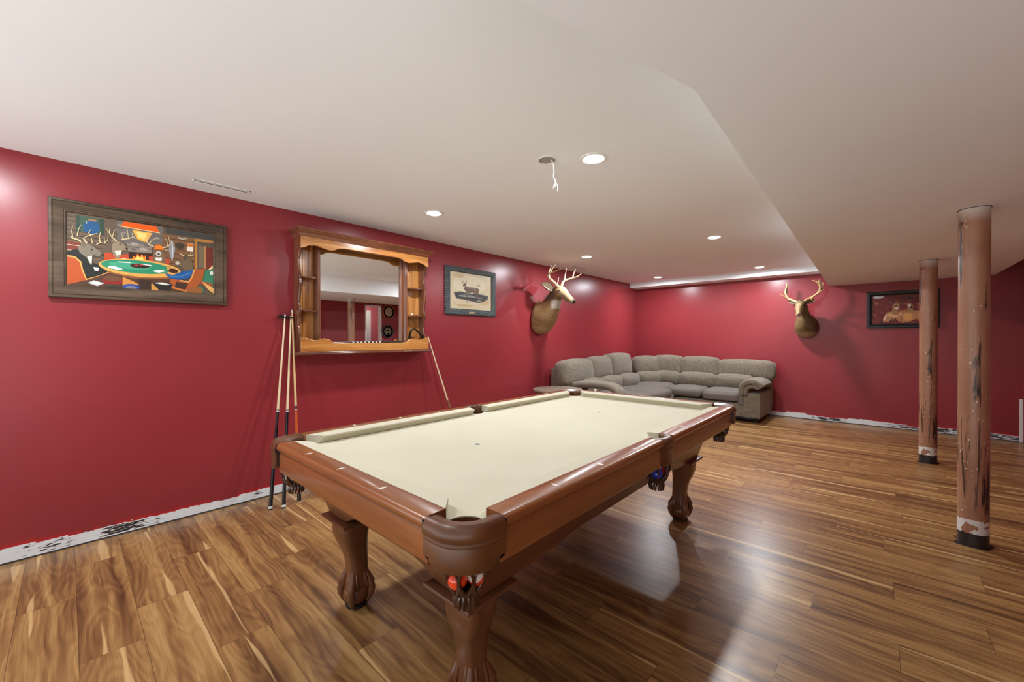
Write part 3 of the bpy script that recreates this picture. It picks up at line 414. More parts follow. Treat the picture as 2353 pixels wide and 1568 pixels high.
ART_STAG=[((214,200,166),[(0.0,1.0),(1.0,1.0),(1.0,0.0),(0.0,0.0)]),((226,214,184),[(0.847,0.672),(0.816,0.589),(0.748,0.517),(0.65,0.463),(0.534,0.432),(0.412,0.427),(0.296,0.446),(0.197,0.489),(0.122,0.549),(0.079,0.621),(0.071,0.699),(0.098,0.776),(0.158,0.845),(0.246,0.9),(0.355,0.935),(0.475,0.947),(0.596,0.933),(0.703,0.894),(0.787,0.833),(0.837,0.756)]),((205,186,146),[(0.332,0.904),(0.323,0.884),(0.3,0.866),(0.267,0.853),(0.227,0.845),(0.183,0.842),(0.14,0.846),(0.103,0.856),(0.074,0.87),(0.057,0.888),(0.052,0.908),(0.061,0.927),(0.083,0.944),(0.115,0.958),(0.154,0.966),(0.198,0.969),(0.241,0.966),(0.28,0.956),(0.309,0.942),(0.328,0.924)]),((204,178,136),[(0.952,0.252),(0.946,0.223),(0.929,0.197),(0.902,0.175),(0.868,0.159),(0.83,0.152),(0.793,0.154),(0.76,0.164),(0.734,0.182),(0.717,0.206),(0.711,0.233),(0.717,0.261),(0.734,0.287),(0.76,0.309),(0.793,0.324),(0.83,0.332),(0.868,0.331),(0.902,0.321),(0.929,0.303),(0.946,0.28)]),((200,176,132),[(0.536,0.093),(0.525,0.079),(0.495,0.068),(0.449,0.059),(0.392,0.054),(0.329,0.053),(0.268,0.056),(0.214,0.063),(0.171,0.073),(0.144,0.085),(0.136,0.098),(0.146,0.111),(0.174,0.122),(0.218,0.131),(0.273,0.137),(0.335,0.138),(0.397,0.136),(0.453,0.129),(0.498,0.119),(0.527,0.106)]),((70,72,70),[(0.087,0.433),(0.243,0.481),(0.406,0.445),(0.711,0.454),(0.911,0.43),(0.911,0.339),(0.83,0.265),(0.691,0.198),(0.556,0.22),(0.369,0.259),(0.153,0.272),(0.11,0.352)]),((44,48,48),[(0.119,0.405),(0.296,0.444),(0.595,0.421),(0.851,0.39),(0.79,0.306),(0.518,0.283),(0.171,0.305)]),((120,122,118),[(0.189,0.37),(0.369,0.42),(0.556,0.395),(0.79,0.351),(0.751,0.325),(0.443,0.341),(0.206,0.336)]),((190,188,176),[(0.223,0.355),(0.369,0.339),(0.518,0.354),(0.71,0.318),(0.712,0.325),(0.519,0.363),(0.37,0.351),(0.226,0.37)]),((150,150,142),[(0.75,0.257),(0.747,0.25),(0.738,0.244),(0.725,0.239),(0.708,0.236),(0.69,0.235),(0.672,0.237),(0.656,0.24),(0.643,0.245),(0.636,0.252),(0.633,0.259),(0.637,0.265),(0.645,0.271),(0.659,0.276),(0.675,0.279),(0.693,0.28),(0.711,0.279),(0.727,0.275),(0.74,0.27),(0.748,0.264)]),((108,86,66),[(0.311,0.616),(0.351,0.649),(0.416,0.618),(0.557,0.624),(0.643,0.624),(0.682,0.584),(0.672,0.473),(0.614,0.434),(0.518,0.478),(0.425,0.447),(0.379,0.464),(0.342,0.524),(0.315,0.563)]),((136,112,88),[(0.387,0.578),(0.613,0.589),(0.615,0.607),(0.389,0.608)]),((108,86,66),[(0.297,0.678),(0.333,0.715),(0.374,0.716),(0.355,0.641),(0.315,0.617),(0.293,0.642)]),((230,220,200),[(0.34,0.613),(0.34,0.605),(0.338,0.598),(0.334,0.592),(0.33,0.588),(0.326,0.586),(0.321,0.587),(0.317,0.59),(0.314,0.595),(0.312,0.602),(0.311,0.61),(0.312,0.618),(0.314,0.625),(0.317,0.631),(0.321,0.635),(0.326,0.637),(0.33,0.636),(0.334,0.633),(0.338,0.628),(0.34,0.621)]),((196,172,150),[(0.716,0.721),(0.718,0.709),(0.715,0.696),(0.708,0.682),(0.697,0.671),(0.684,0.662),(0.67,0.656),(0.656,0.655),(0.644,0.658),(0.634,0.664),(0.629,0.674),(0.627,0.686),(0.63,0.7),(0.637,0.713),(0.647,0.724),(0.66,0.733),(0.675,0.739),(0.689,0.74),(0.701,0.738),(0.711,0.731)]),((86,68,54),[(0.358,0.47),(0.375,0.356),(0.363,0.206),(0.374,0.205),(0.393,0.358),(0.381,0.477)]),((86,68,54),[(0.404,0.466),(0.407,0.338),(0.391,0.186),(0.402,0.185),(0.424,0.338),(0.427,0.469)]),((86,68,54),[(0.582,0.461),(0.605,0.356),(0.589,0.224),(0.6,0.223),(0.623,0.358),(0.607,0.469)]),((96,76,60),[(0.637,0.49),(0.648,0.359),(0.666,0.272),(0.678,0.276),(0.665,0.363),(0.66,0.494)]),((235,228,214),[(0.574,0.592),(0.591,0.485),(0.599,0.488),(0.585,0.596)]),((60,50,44),[(0.327,0.714),(0.282,0.742),(0.268,0.801),(0.281,0.822),(0.277,0.826),(0.262,0.8),(0.276,0.736),(0.322,0.705)]),((60,50,44),[(0.351,0.713),(0.383,0.745),(0.381,0.797),(0.363,0.827),(0.359,0.823),(0.374,0.794),(0.376,0.748),(0.345,0.721)]),((60,50,44),[(0.291,0.732),(0.314,0.764),(0.31,0.797),(0.306,0.796),(0.309,0.766),(0.286,0.737)]),((180,160,120),[(0.014,0.172),(0.152,0.162),(0.154,0.172),(0.015,0.182)]),((180,160,120),[(0.065,0.125),(0.152,0.121),(0.153,0.129),(0.066,0.133)]),((180,160,120),[(0.074,0.094),(0.17,0.088),(0.171,0.097),(0.075,0.103)])]
ART_PAIR=[((112,34,30),[(0.0,1.0),(1.0,1.0),(1.0,0.0),(0.0,0.0)]),((150,40,36),[(0.675,0.21),(0.66,0.21),(0.63,0.237),(0.602,0.276),(0.594,0.304),(0.609,0.304),(0.64,0.277),(0.667,0.238)]),((150,40,36),[(0.563,0.098),(0.549,0.111),(0.533,0.16),(0.523,0.215),(0.526,0.245),(0.54,0.232),(0.556,0.183),(0.565,0.128)]),((90,26,24),[(0.145,0.583),(0.141,0.569),(0.128,0.557),(0.113,0.555),(0.105,0.564),(0.11,0.578),(0.123,0.59),(0.138,0.592)]),((90,26,24),[(0.761,0.482),(0.75,0.5),(0.733,0.553),(0.719,0.611),(0.717,0.639),(0.727,0.621),(0.745,0.568),(0.758,0.51)]),((176,96,66),[(0.821,0.807),(0.816,0.787),(0.803,0.777),(0.788,0.783),(0.781,0.801),(0.786,0.822),(0.799,0.832),(0.814,0.826)]),((90,26,24),[(0.028,0.238),(0.015,0.24),(0.0,0.268),(0.0,0.306),(0.0,0.331),(0.007,0.33),(0.023,0.302),(0.032,0.264)]),((90,26,24),[(0.59,0.396),(0.583,0.367),(0.559,0.314),(0.532,0.268),(0.517,0.255),(0.524,0.284),(0.548,0.337),(0.575,0.384)]),((140,52,40),[(0.976,0.57),(0.972,0.557),(0.959,0.544),(0.945,0.539),(0.937,0.545),(0.942,0.559),(0.955,0.572),(0.969,0.576)]),((176,96,66),[(0.115,0.723),(0.102,0.712),(0.073,0.72),(0.046,0.742),(0.037,0.766),(0.05,0.777),(0.079,0.768),(0.105,0.746)]),((160,74,52),[(0.106,0.69),(0.098,0.675),(0.077,0.67),(0.056,0.677),(0.047,0.692),(0.056,0.706),(0.076,0.712),(0.097,0.705)]),((140,52,40),[(0.727,0.839),(0.717,0.849),(0.706,0.886),(0.699,0.926),(0.701,0.947),(0.711,0.937),(0.722,0.9),(0.728,0.86)]),((120,30,34),[(0.58,0.563),(0.574,0.556),(0.562,0.558),(0.552,0.568),(0.548,0.579),(0.553,0.586),(0.565,0.584),(0.576,0.574)]),((90,26,24),[(0.209,0.131),(0.212,0.107),(0.204,0.073),(0.19,0.049),(0.178,0.048),(0.175,0.072),(0.183,0.107),(0.197,0.131)]),((176,96,66),[(0.505,0.527),(0.502,0.503),(0.484,0.473),(0.464,0.453),(0.451,0.456),(0.455,0.48),(0.472,0.51),(0.493,0.53)]),((160,74,52),[(0.806,0.683),(0.804,0.652),(0.792,0.587),(0.775,0.525),(0.765,0.503),(0.767,0.534),(0.78,0.6),(0.796,0.661)]),((90,26,24),[(0.404,0.444),(0.393,0.42),(0.361,0.389),(0.327,0.371),(0.31,0.375),(0.321,0.4),(0.353,0.43),(0.387,0.449)]),((90,26,24),[(0.359,0.64),(0.345,0.644),(0.321,0.68),(0.303,0.726),(0.3,0.755),(0.315,0.75),(0.338,0.715),(0.356,0.669)]),((70,26,24),[(0.35,0.63),(0.35,0.595),(0.335,0.525),(0.315,0.462),(0.302,0.442),(0.302,0.477),(0.317,0.547),(0.336,0.61)]),((176,96,66),[(0.447,0.778),(0.443,0.758),(0.427,0.74),(0.41,0.735),(0.4,0.745),(0.404,0.766),(0.419,0.784),(0.437,0.789)]),((70,26,24),[(0.172,0.134),(0.176,0.106),(0.169,0.057),(0.155,0.015),(0.142,0.005),(0.138,0.032),(0.145,0.081),(0.159,0.123)]),((90,26,24),[(0.187,0.28),(0.172,0.28),(0.14,0.3),(0.109,0.328),(0.098,0.348),(0.113,0.347),(0.145,0.327),(0.175,0.299)]),((150,40,36),[(0.473,0.848),(0.468,0.827),(0.454,0.815),(0.439,0.819),(0.431,0.837),(0.435,0.858),(0.449,0.87),(0.465,0.866)]),((176,96,66),[(0.666,0.802),(0.657,0.784),(0.634,0.774),(0.611,0.779),(0.6,0.795),(0.609,0.814),(0.632,0.823),(0.655,0.818)]),((120,30,34),[(0.506,0.665),(0.496,0.666),(0.485,0.688),(0.48,0.717),(0.484,0.737),(0.495,0.736),(0.506,0.714),(0.511,0.685)]),((120,30,34),[(0.561,0.763),(0.552,0.765),(0.539,0.789),(0.532,0.819),(0.533,0.839),(0.543,0.836),(0.555,0.812),(0.562,0.782)]),((176,96,66),[(0.572,0.478),(0.563,0.453),(0.534,0.427),(0.504,0.416),(0.488,0.426),(0.498,0.451),(0.526,0.476),(0.557,0.487)]),((150,40,36),[(0.735,0.354),(0.729,0.33),(0.709,0.303),(0.685,0.287),(0.672,0.293),(0.678,0.317),(0.699,0.345),(0.722,0.36)]),((70,26,24),[(0.878,0.626),(0.863,0.632),(0.833,0.668),(0.804,0.712),(0.795,0.739),(0.81,0.733),(0.841,0.697),(0.869,0.653)]),((120,30,34),[(0.218,0.183),(0.209,0.168),(0.19,0.167),(0.172,0.18),(0.166,0.2),(0.174,0.214),(0.193,0.215),(0.211,0.202)]),((70,26,24),[(0.505,0.173),(0.495,0.17),(0.475,0.185),(0.457,0.208),(0.452,0.227),(0.462,0.23),(0.482,0.215),(0.499,0.192)]),((120,30,34),[(0.406,0.125),(0.396,0.097),(0.366,0.068),(0.333,0.053),(0.317,0.062),(0.326,0.09),(0.357,0.119),(0.389,0.134)]),((160,74,52),[(0.731,0.024),(0.721,0.015),(0.697,0.015),(0.673,0.023),(0.663,0.036),(0.673,0.045),(0.698,0.045),(0.722,0.036)]),((120,30,34),[(0.853,0.073),(0.852,0.053),(0.843,0.035),(0.83,0.028),(0.822,0.037),(0.823,0.057),(0.832,0.075),(0.845,0.082)]),((176,96,66),[(0.483,0.387),(0.468,0.377),(0.433,0.379),(0.397,0.391),(0.382,0.406),(0.398,0.415),(0.433,0.414),(0.469,0.402)]),((160,74,52),[(0.581,0.125),(0.574,0.121),(0.563,0.131),(0.554,0.149),(0.552,0.163),(0.559,0.167),(0.571,0.157),(0.58,0.139)]),((90,26,24),[(0.475,0.332),(0.465,0.327),(0.45,0.343),(0.439,0.369),(0.439,0.391),(0.449,0.396),(0.464,0.381),(0.475,0.354)]),((90,26,24),[(0.985,0.041),(0.988,0.024),(0.983,0.0),(0.975,0.0),(0.967,0.0),(0.965,0.0),(0.969,0.013),(0.978,0.036)]),((140,52,40),[(0.226,0.843),(0.219,0.823),(0.199,0.81),(0.178,0.811),(0.167,0.826),(0.174,0.845),(0.195,0.858),(0.216,0.857)]),((70,26,24),[(0.093,0.809),(0.084,0.811),(0.075,0.829),(0.071,0.853),(0.074,0.868),(0.083,0.867),(0.092,0.848),(0.096,0.824)]),((140,52,40),[(0.328,0.574),(0.314,0.567),(0.289,0.586),(0.267,0.62),(0.262,0.649),(0.276,0.655),(0.301,0.636),(0.323,0.603)]),((160,74,52),[(0.592,0.673),(0.584,0.66),(0.563,0.661),(0.544,0.674),(0.537,0.693),(0.546,0.705),(0.566,0.704),(0.585,0.691)]),((120,30,34),[(0.984,0.169),(0.976,0.151),(0.953,0.136),(0.929,0.132),(0.917,0.143),(0.926,0.161),(0.948,0.176),(0.973,0.18)]),((120,30,34),[(0.534,0.808),(0.518,0.795),(0.482,0.803),(0.447,0.827),(0.434,0.854),(0.45,0.867),(0.487,0.859),(0.521,0.834)]),((70,26,24),[(0.628,0.666),(0.633,0.649),(0.631,0.62),(0.624,0.596),(0.615,0.591),(0.61,0.608),(0.612,0.637),(0.619,0.661)]),((70,26,24),[(0.65,0.764),(0.638,0.775),(0.621,0.816),(0.608,0.863),(0.607,0.889),(0.618,0.878),(0.636,0.837),(0.649,0.79)]),((120,30,34),[(0.979,0.399),(0.967,0.408),(0.956,0.445),(0.951,0.487),(0.956,0.511),(0.968,0.501),(0.979,0.465),(0.984,0.422)]),((160,74,52),[(0.931,0.334),(0.921,0.334),(0.905,0.353),(0.892,0.38),(0.888,0.399),(0.898,0.398),(0.914,0.379),(0.927,0.353)]),((160,74,52),[(0.054,0.112),(0.046,0.097),(0.026,0.092),(0.006,0.099),(0.0,0.114),(0.005,0.129),(0.025,0.134),(0.046,0.127)]),((120,30,34),[(0.149,0.443),(0.148,0.428),(0.138,0.41),(0.126,0.399),(0.119,0.402),(0.12,0.417),(0.129,0.435),(0.141,0.446)]),((176,96,66),[(0.452,0.58),(0.444,0.549),(0.416,0.508),(0.383,0.479),(0.366,0.48),(0.374,0.511),(0.403,0.553),(0.435,0.581)]),((90,26,24),[(0.285,0.722),(0.275,0.719),(0.257,0.736),(0.242,0.763),(0.239,0.785),(0.249,0.788),(0.267,0.771),(0.282,0.743)]),((150,40,36),[(1.0,0.405),(1.0,0.403),(0.98,0.417),(0.953,0.439),(0.943,0.456),(0.956,0.458),(0.984,0.444),(1.0,0.421)]),((176,96,66),[(0.798,0.616),(0.785,0.614),(0.761,0.637),(0.74,0.673),(0.734,0.7),(0.748,0.702),(0.772,0.678),(0.793,0.643)]),((70,26,24),[(0.068,0.652),(0.056,0.659),(0.032,0.691),(0.009,0.729),(0.002,0.751),(0.015,0.744),(0.039,0.712),(0.061,0.674)]),((140,52,40),[(0.29,0.507),(0.28,0.52),(0.263,0.563),(0.25,0.61),(0.247,0.634),(0.257,0.62),(0.274,0.577),(0.287,0.53)]),((176,96,66),[(0.826,0.486),(0.81,0.487),(0.778,0.517),(0.749,0.559),(0.74,0.588),(0.756,0.587),(0.788,0.557),(0.817,0.515)]),((120,30,34),[(0.901,0.164),(0.89,0.147),(0.86,0.128),(0.829,0.118),(0.815,0.122),(0.827,0.139),(0.856,0.158),(0.887,0.168)]),((140,52,40),[(0.327,0.216),(0.326,0.196),(0.318,0.178),(0.306,0.175),(0.297,0.187),(0.297,0.208),(0.306,0.225),(0.318,0.229)]),((120,30,34),[(0.607,0.312),(0.597,0.316),(0.587,0.339),(0.582,0.369),(0.584,0.387),(0.593,0.383),(0.604,0.36),(0.609,0.33)]),((160,74,52),[(0.594,0.487),(0.585,0.475),(0.563,0.475),(0.541,0.488),(0.532,0.506),(0.542,0.518),(0.565,0.517),(0.586,0.504)]),((160,74,52),[(0.09,0.25),(0.075,0.259),(0.048,0.304),(0.027,0.359),(0.023,0.392),(0.039,0.382),(0.065,0.337),(0.087,0.283)]),((140,52,40),[(0.048,0.248),(0.039,0.27),(0.026,0.329),(0.018,0.39),(0.018,0.418),(0.027,0.396),(0.039,0.337),(0.048,0.276)]),((70,26,24),[(0.856,0.693),(0.846,0.69),(0.834,0.706),(0.827,0.733),(0.83,0.754),(0.84,0.758),(0.852,0.741),(0.859,0.715)]),((120,30,34),[(1.0,0.312),(1.0,0.287),(0.99,0.244),(0.972,0.209),(0.96,0.202),(0.962,0.227),(0.977,0.27),(0.995,0.305)]),((140,52,40),[(0.216,0.402),(0.202,0.389),(0.173,0.393),(0.144,0.411),(0.133,0.433),(0.146,0.447),(0.176,0.443),(0.205,0.424)]),((140,52,40),[(0.337,0.395),(0.322,0.404),(0.292,0.443),(0.264,0.489),(0.255,0.516),(0.27,0.506),(0.3,0.467),(0.328,0.421)]),((176,96,66),[(0.478,0.682),(0.469,0.667),(0.449,0.661),(0.428,0.669),(0.42,0.687),(0.428,0.703),(0.448,0.708),(0.469,0.7)]),((160,74,52),[(0.935,0.845),(0.933,0.819),(0.918,0.776),(0.899,0.741),(0.887,0.734),(0.889,0.761),(0.904,0.804),(0.923,0.839)]),((176,96,66),[(0.92,0.426),(0.919,0.411),(0.911,0.392),(0.9,0.38),(0.893,0.383),(0.894,0.398),(0.902,0.417),(0.913,0.429)]),((90,26,24),[(0.867,0.596),(0.853,0.607),(0.828,0.652),(0.807,0.705),(0.801,0.735),(0.816,0.724),(0.841,0.679),(0.862,0.626)]),((60,30,40),[(0.688,0.877),(0.686,0.866),(0.68,0.856),(0.67,0.85),(0.658,0.846),(0.645,0.846),(0.632,0.85),(0.62,0.857),(0.61,0.866),(0.604,0.877),(0.602,0.889),(0.604,0.9),(0.61,0.91),(0.62,0.916),(0.632,0.92),(0.645,0.92),(0.658,0.916),(0.67,0.909),(0.68,0.9),(0.686,0.888)]),((190,185,190),[(0.21,0.953),(0.206,0.937),(0.193,0.922),(0.172,0.91),(0.146,0.902),(0.117,0.898),(0.088,0.9),(0.061,0.906),(0.039,0.916),(0.025,0.93),(0.02,0.946),(0.024,0.962),(0.037,0.977),(0.057,0.989),(0.084,0.997),(0.113,1.0),(0.143,0.999),(0.169,0.993),(0.19,0.982),(0.204,0.968)]),((186,132,84),[(0.197,0.216),(0.25,0.402),(0.343,0.435),(0.404,0.407),(0.545,0.455),(0.664,0.421),(0.761,0.451),(0.857,0.38),(0.876,0.156),(0.799,0.02),(0.742,0.168),(0.644,0.086),(0.525,0.041),(0.464,0.067),(0.404,0.198),(0.301,0.08),(0.196,0.088)]),((222,160,90),[(0.683,0.234),(0.679,0.194),(0.668,0.158),(0.651,0.131),(0.629,0.114),(0.604,0.109),(0.58,0.118),(0.558,0.139),(0.54,0.17),(0.529,0.208),(0.525,0.249),(0.529,0.29),(0.54,0.326),(0.558,0.353),(0.58,0.37),(0.605,0.374),(0.629,0.365),(0.651,0.344),(0.668,0.313),(0.679,0.275)]),((222,172,116),[(0.277,0.29),(0.405,0.246),(0.51,0.331),(0.501,0.379),(0.402,0.317),(0.285,0.381)]),((205,150,104),[(0.742,0.372),(0.876,0.358),(0.895,0.154),(0.79,0.041)]),((164,116,76),[(0.354,0.664),(0.405,0.721),(0.466,0.692),(0.469,0.546),(0.435,0.446),(0.455,0.318),(0.373,0.305),(0.343,0.456)]),((232,220,205),[(0.445,0.549),(0.444,0.534),(0.44,0.52),(0.433,0.51),(0.426,0.503),(0.417,0.502),(0.408,0.505),(0.4,0.513),(0.394,0.525),(0.39,0.54),(0.388,0.555),(0.39,0.571),(0.394,0.584),(0.4,0.595),(0.408,0.601),(0.417,0.602),(0.426,0.599),(0.434,0.591),(0.44,0.579),(0.444,0.565)]),((50,30,28),[(0.427,0.605),(0.426,0.598),(0.424,0.591),(0.42,0.586),(0.414,0.583),(0.409,0.582),(0.403,0.584),(0.398,0.588),(0.394,0.594),(0.391,0.602),(0.391,0.61),(0.391,0.617),(0.394,0.624),(0.398,0.629),(0.403,0.632),(0.409,0.632),(0.415,0.631),(0.42,0.626),(0.424,0.62),(0.426,0.613)]),((120,80,60),[(0.367,0.694),(0.363,0.686),(0.356,0.683),(0.348,0.685),(0.337,0.691),(0.327,0.7),(0.317,0.713),(0.308,0.727),(0.302,0.742),(0.3,0.755),(0.3,0.766),(0.304,0.773),(0.311,0.777),(0.32,0.775),(0.33,0.769),(0.341,0.759),(0.351,0.747),(0.359,0.732),(0.365,0.718),(0.367,0.705)]),((120,80,60),[(0.523,0.737),(0.523,0.726),(0.52,0.714),(0.515,0.701),(0.506,0.689),(0.497,0.679),(0.486,0.672),(0.476,0.669),(0.467,0.669),(0.461,0.674),(0.457,0.682),(0.457,0.693),(0.459,0.706),(0.465,0.719),(0.473,0.731),(0.483,0.741),(0.494,0.748),(0.504,0.751),(0.512,0.75),(0.519,0.745)]),((164,116,76),[(0.586,0.698),(0.645,0.711),(0.684,0.624),(0.674,0.502),(0.713,0.416),(0.585,0.409),(0.595,0.552)]),((235,225,212),[(0.647,0.62),(0.646,0.605),(0.643,0.592),(0.639,0.581),(0.634,0.575),(0.629,0.573),(0.623,0.576),(0.618,0.584),(0.615,0.595),(0.612,0.609),(0.611,0.625),(0.612,0.64),(0.615,0.653),(0.619,0.664),(0.624,0.67),(0.629,0.672),(0.634,0.669),(0.639,0.661),(0.643,0.65),(0.646,0.636)]),((40,26,26),[(0.674,0.564),(0.673,0.551),(0.671,0.54),(0.667,0.531),(0.662,0.526),(0.656,0.525),(0.651,0.527),(0.646,0.534),(0.642,0.543),(0.64,0.555),(0.639,0.568),(0.64,0.58),(0.642,0.591),(0.646,0.6),(0.651,0.605),(0.656,0.607),(0.662,0.604),(0.667,0.598),(0.671,0.588),(0.673,0.576)]),((110,70,54),[(0.614,0.675),(0.61,0.671),(0.606,0.671),(0.6,0.674),(0.594,0.681),(0.588,0.691),(0.583,0.702),(0.579,0.714),(0.576,0.726),(0.576,0.736),(0.577,0.743),(0.581,0.747),(0.585,0.747),(0.591,0.743),(0.597,0.736),(0.603,0.727),(0.608,0.715),(0.612,0.703),(0.615,0.692),(0.615,0.682)]),((70,40,34),[(0.387,0.737),(0.306,0.806),(0.277,0.886),(0.296,0.941),(0.29,0.949),(0.268,0.884),(0.3,0.787),(0.382,0.71)]),((70,40,34),[(0.448,0.702),(0.529,0.757),(0.566,0.842),(0.549,0.932),(0.544,0.928),(0.558,0.848),(0.523,0.778),(0.443,0.73)]),((70,40,34),[(0.311,0.79),(0.346,0.893),(0.343,0.899),(0.303,0.803)]),((70,40,34),[(0.527,0.772),(0.498,0.877),(0.495,0.873),(0.518,0.764)]),((240,232,222),[(0.216,0.121),(0.265,0.332),(0.255,0.343),(0.199,0.139)]),((60,34,30),[(0.308,0.067),(0.357,0.195),(0.349,0.209),(0.294,0.093)]),((150,90,60),[(0.496,0.058),(0.513,0.225),(0.497,0.235),(0.473,0.072)]),((90,40,34),[(0.154,0.01),(0.857,0.0),(0.857,0.031),(0.154,0.044)])]
# ------------------------------------------------------------------ camera
D = 7.993; H = 2.402; HS = 2.11; HB = 2.317
cam = bpy.data.cameras.new('camera'); co = bpy.data.objects.new('camera', cam); COL.objects.link(co)
cam.sensor_width = 36.0; cam.lens = 929.38 * 36.0 / 2353.0; cam.clip_start = 0.02
yaw, pit, rol = R(42.2404), R(-0.3264), R(-0.0980)
fw = Vector((-math.sin(yaw) * math.cos(pit), math.cos(yaw) * math.cos(pit), math.sin(pit)))
rt = Vector((math.cos(yaw), math.sin(yaw), 0)); up = rt.cross(fw)
r2 = rt * math.cos(rol) + up * math.sin(rol); u2 = -rt * math.sin(rol) + up * math.cos(rol)
mw = Matrix.Identity(4)
for i in range(3):
    mw[i][0] = r2[i]; mw[i][1] = u2[i]; mw[i][2] = -fw[i]
mw[0][3], mw[1][3], mw[2][3] = 3.7319, 0.0, 1.30
co.matrix_world = mw
scene.camera = co

# ------------------------------------------------------------------ the room
Y0 = -1.3  # near end left open, out of view, to let the added fill light in
struct(MB().box(-0.12, 6.4, Y0, D + 0.12, -0.06, 0.0).build('floor', M['floor'], smooth=0))
struct(MB().box(-0.12, 6.4, Y0, D + 0.12, H, H + 0.1).build('ceiling', M['ceil'], smooth=0))
struct(MB().box(-0.12, 0.0, Y0, D + 0.12, 0.0, H).build('wall_left', M['wall_l'], smooth=0))
struct(MB().box(0.0, 6.4, D, D + 0.12, 0.0, H).build('wall_back', M['wall_b'], smooth=0))
w = MB(); XR = 5.06
w.box(XR, XR + 0.1, -0.3, 4.62, 0, H).box(XR, XR + 0.1, 5.0, D, 0, H).box(XR, XR + 0.1, 4.62, 5.0, 2.06, H)  # near stretch left open, out of view, sized for light on the ceiling
struct(w.build('wall_right', M['red'], smooth=0))
hw = MB().box(6.3, 6.4, 3.6, 6.2, 0, H).box(XR + 0.1, 6.3, 3.5, 3.6, 0, H).box(XR + 0.1, 6.3, 6.2, 6.3, 0, H)
struct(hw.build('wall_hall', M['pink'], smooth=0))
dj = MB().box(XR - 0.012, XR + 0.11, 4.60, 4.63, 0, 2.075).box(XR - 0.012, XR + 0.11, 4.985, 5.01, 0, 2.075).box(XR - 0.012, XR + 0.11, 4.60, 5.01, 2.05, 2.085)
struct(dj.build('trim_1', M['white'], smooth=0, bevel=0.003))
do = MB().box(6.262, 6.298, 4.86, 5.40, 0.01, 2.05)
do.box(6.256, 6.262, 4.93, 5.33, 1.15, 1.9).box(6.256, 6.262, 4.93, 5.33, 0.2, 1.0)
struct(do.build('door_1', M['white'], smooth=0, bevel=0.004))
# dropped ceiling over the right half, and the shallow drop along the end wall
pl = [(3.15, D), (3.285, 1.38), (3.03, 0.52), (4.83, 1.0), (4.83, D)]  # near end, out of view, cut short to let light onto the upper ceiling
struct(MB().prism(pl, lambda a, b, c: (a, b, c), HS, H).build('ceiling_drop', M['ceil'], smooth=0))
struct(MB().box(0, 3.16, 7.66, D, HB, H).build('ceiling_beam', M['ceil'], smooth=0))
# bare white corner strip at the far right of the end wall
tr = MB().box(5.03, 5.058, D - 0.012, D - 0.001, 0.0, 0.535)
tr.box(5.034, 5.058, D - 0.016, D - 0.012, 0.40, 0.535)
struct(tr.build('trim_2', M['white'], smooth=0, bevel=0.002))

# ------------------------------------------------------------------ ceiling fittings
def downlight(x, y, label):
    watt = (LAMP_FAR * (1.25 if x > 2 else 0.95)) if y > 4 else (LAMP_W if x > 2 else LAMP_W * 1.8)
    t = thing('recessed_light', label, 'ceiling light', (x, y, H), 'recessed ceiling lights')
    pr = [(0.060, 0.0), (0.060, -0.004), (0.070, -0.007), (0.080, -0.005), (0.083, 0.0)]
    MB().lathe([(0.083, -0.0005)] + [(r, h) for r, h in reversed(pr)] , (x, y, H), 32, cap=False).build('trim_ring', M['white_gloss'], t)
    MB().lathe([(0.0005, -0.0150), (0.025, -0.0140), (0.045, -0.0110), (0.058, -0.0060), (0.061, -0.0035), (0.061, -0.0005)], (x, y, H), 32).build('diffuser', M['led'], t, label='glowing round diffuser')
    l = bpy.data.lights.new('downlight_lamp', 'AREA'); l.shape = 'DISK'; l.size = 0.13; l.energy = watt; l.color = (0.90, 0.955, 1.0)
    lo = bpy.data.objects.new('downlight_lamp', l); COL.objects.link(lo); lo.location = (0, 0, -0.017); lo.parent = t
    return t
downlight(2.435, 2.172, 'biggest glowing round ceiling light, beside the dangling white wire')
downlight(0.840, 2.170, 'glowing round ceiling light above the hutch mirror')
downlight(0.820, 4.702, 'glowing round ceiling light above the side-facing deer head')
downlight(2.400, 4.737, 'glowing round ceiling light halfway along the dropped ceiling edge')
downlight(0.792, 7.137, 'small glowing ceiling light nearest the far room corner')
downlight(2.357, 7.207, 'small glowing ceiling light near the end wall, towards the front-facing deer head')
downlight(0.840, -0.360, 'glowing round ceiling light above the near end of the long red wall')
# dead junction box with a dangling wire
jx, jy = 2.215, 1.995
t = thing('ceiling_junction_box', 'open grey ceiling junction box with a dangling white wire', 'junction box', (jx, jy, H))
MB().lathe([(0.058, 0.0), (0.060, -0.004), (0.052, -0.006), (0.050, -0.002), (0.050, -0.0004)], (jx, jy, H), 32, cap=False).build('rim', M['white_gloss'], t)
MB().lathe([(0.0495, -0.0014), (0.0465, -0.0014), (0.0465, -0.0005), (0.0495, -0.0005)], (jx, jy, H), 32, cap=False).build('shadow_ring', M['dark'], t)  # flat black ring painting the shadow line inside the rim
MB().lathe([(0.0005, -0.0010), (0.050, -0.0010), (0.050, -0.0003)], (jx, jy, H), 32).build('box_interior', M['grey'], t)
wx, wy = jx + 0.018, jy + 0.022
MB().tube([(wx, wy, H - 0.001), (wx + 0.008, wy + 0.006, H - 0.03), (wx + 0.010, wy + 0.008, H - 0.07), (wx + 0.008, wy + 0.007, H - 0.105), (wx + 0.016, wy + 0.014, H - 0.13)], [0.0045] * 5, 8).build('cable', M['white_gloss'], t)
e = (wx + 0.016, wy + 0.014, H - 0.13)
cw = MB()
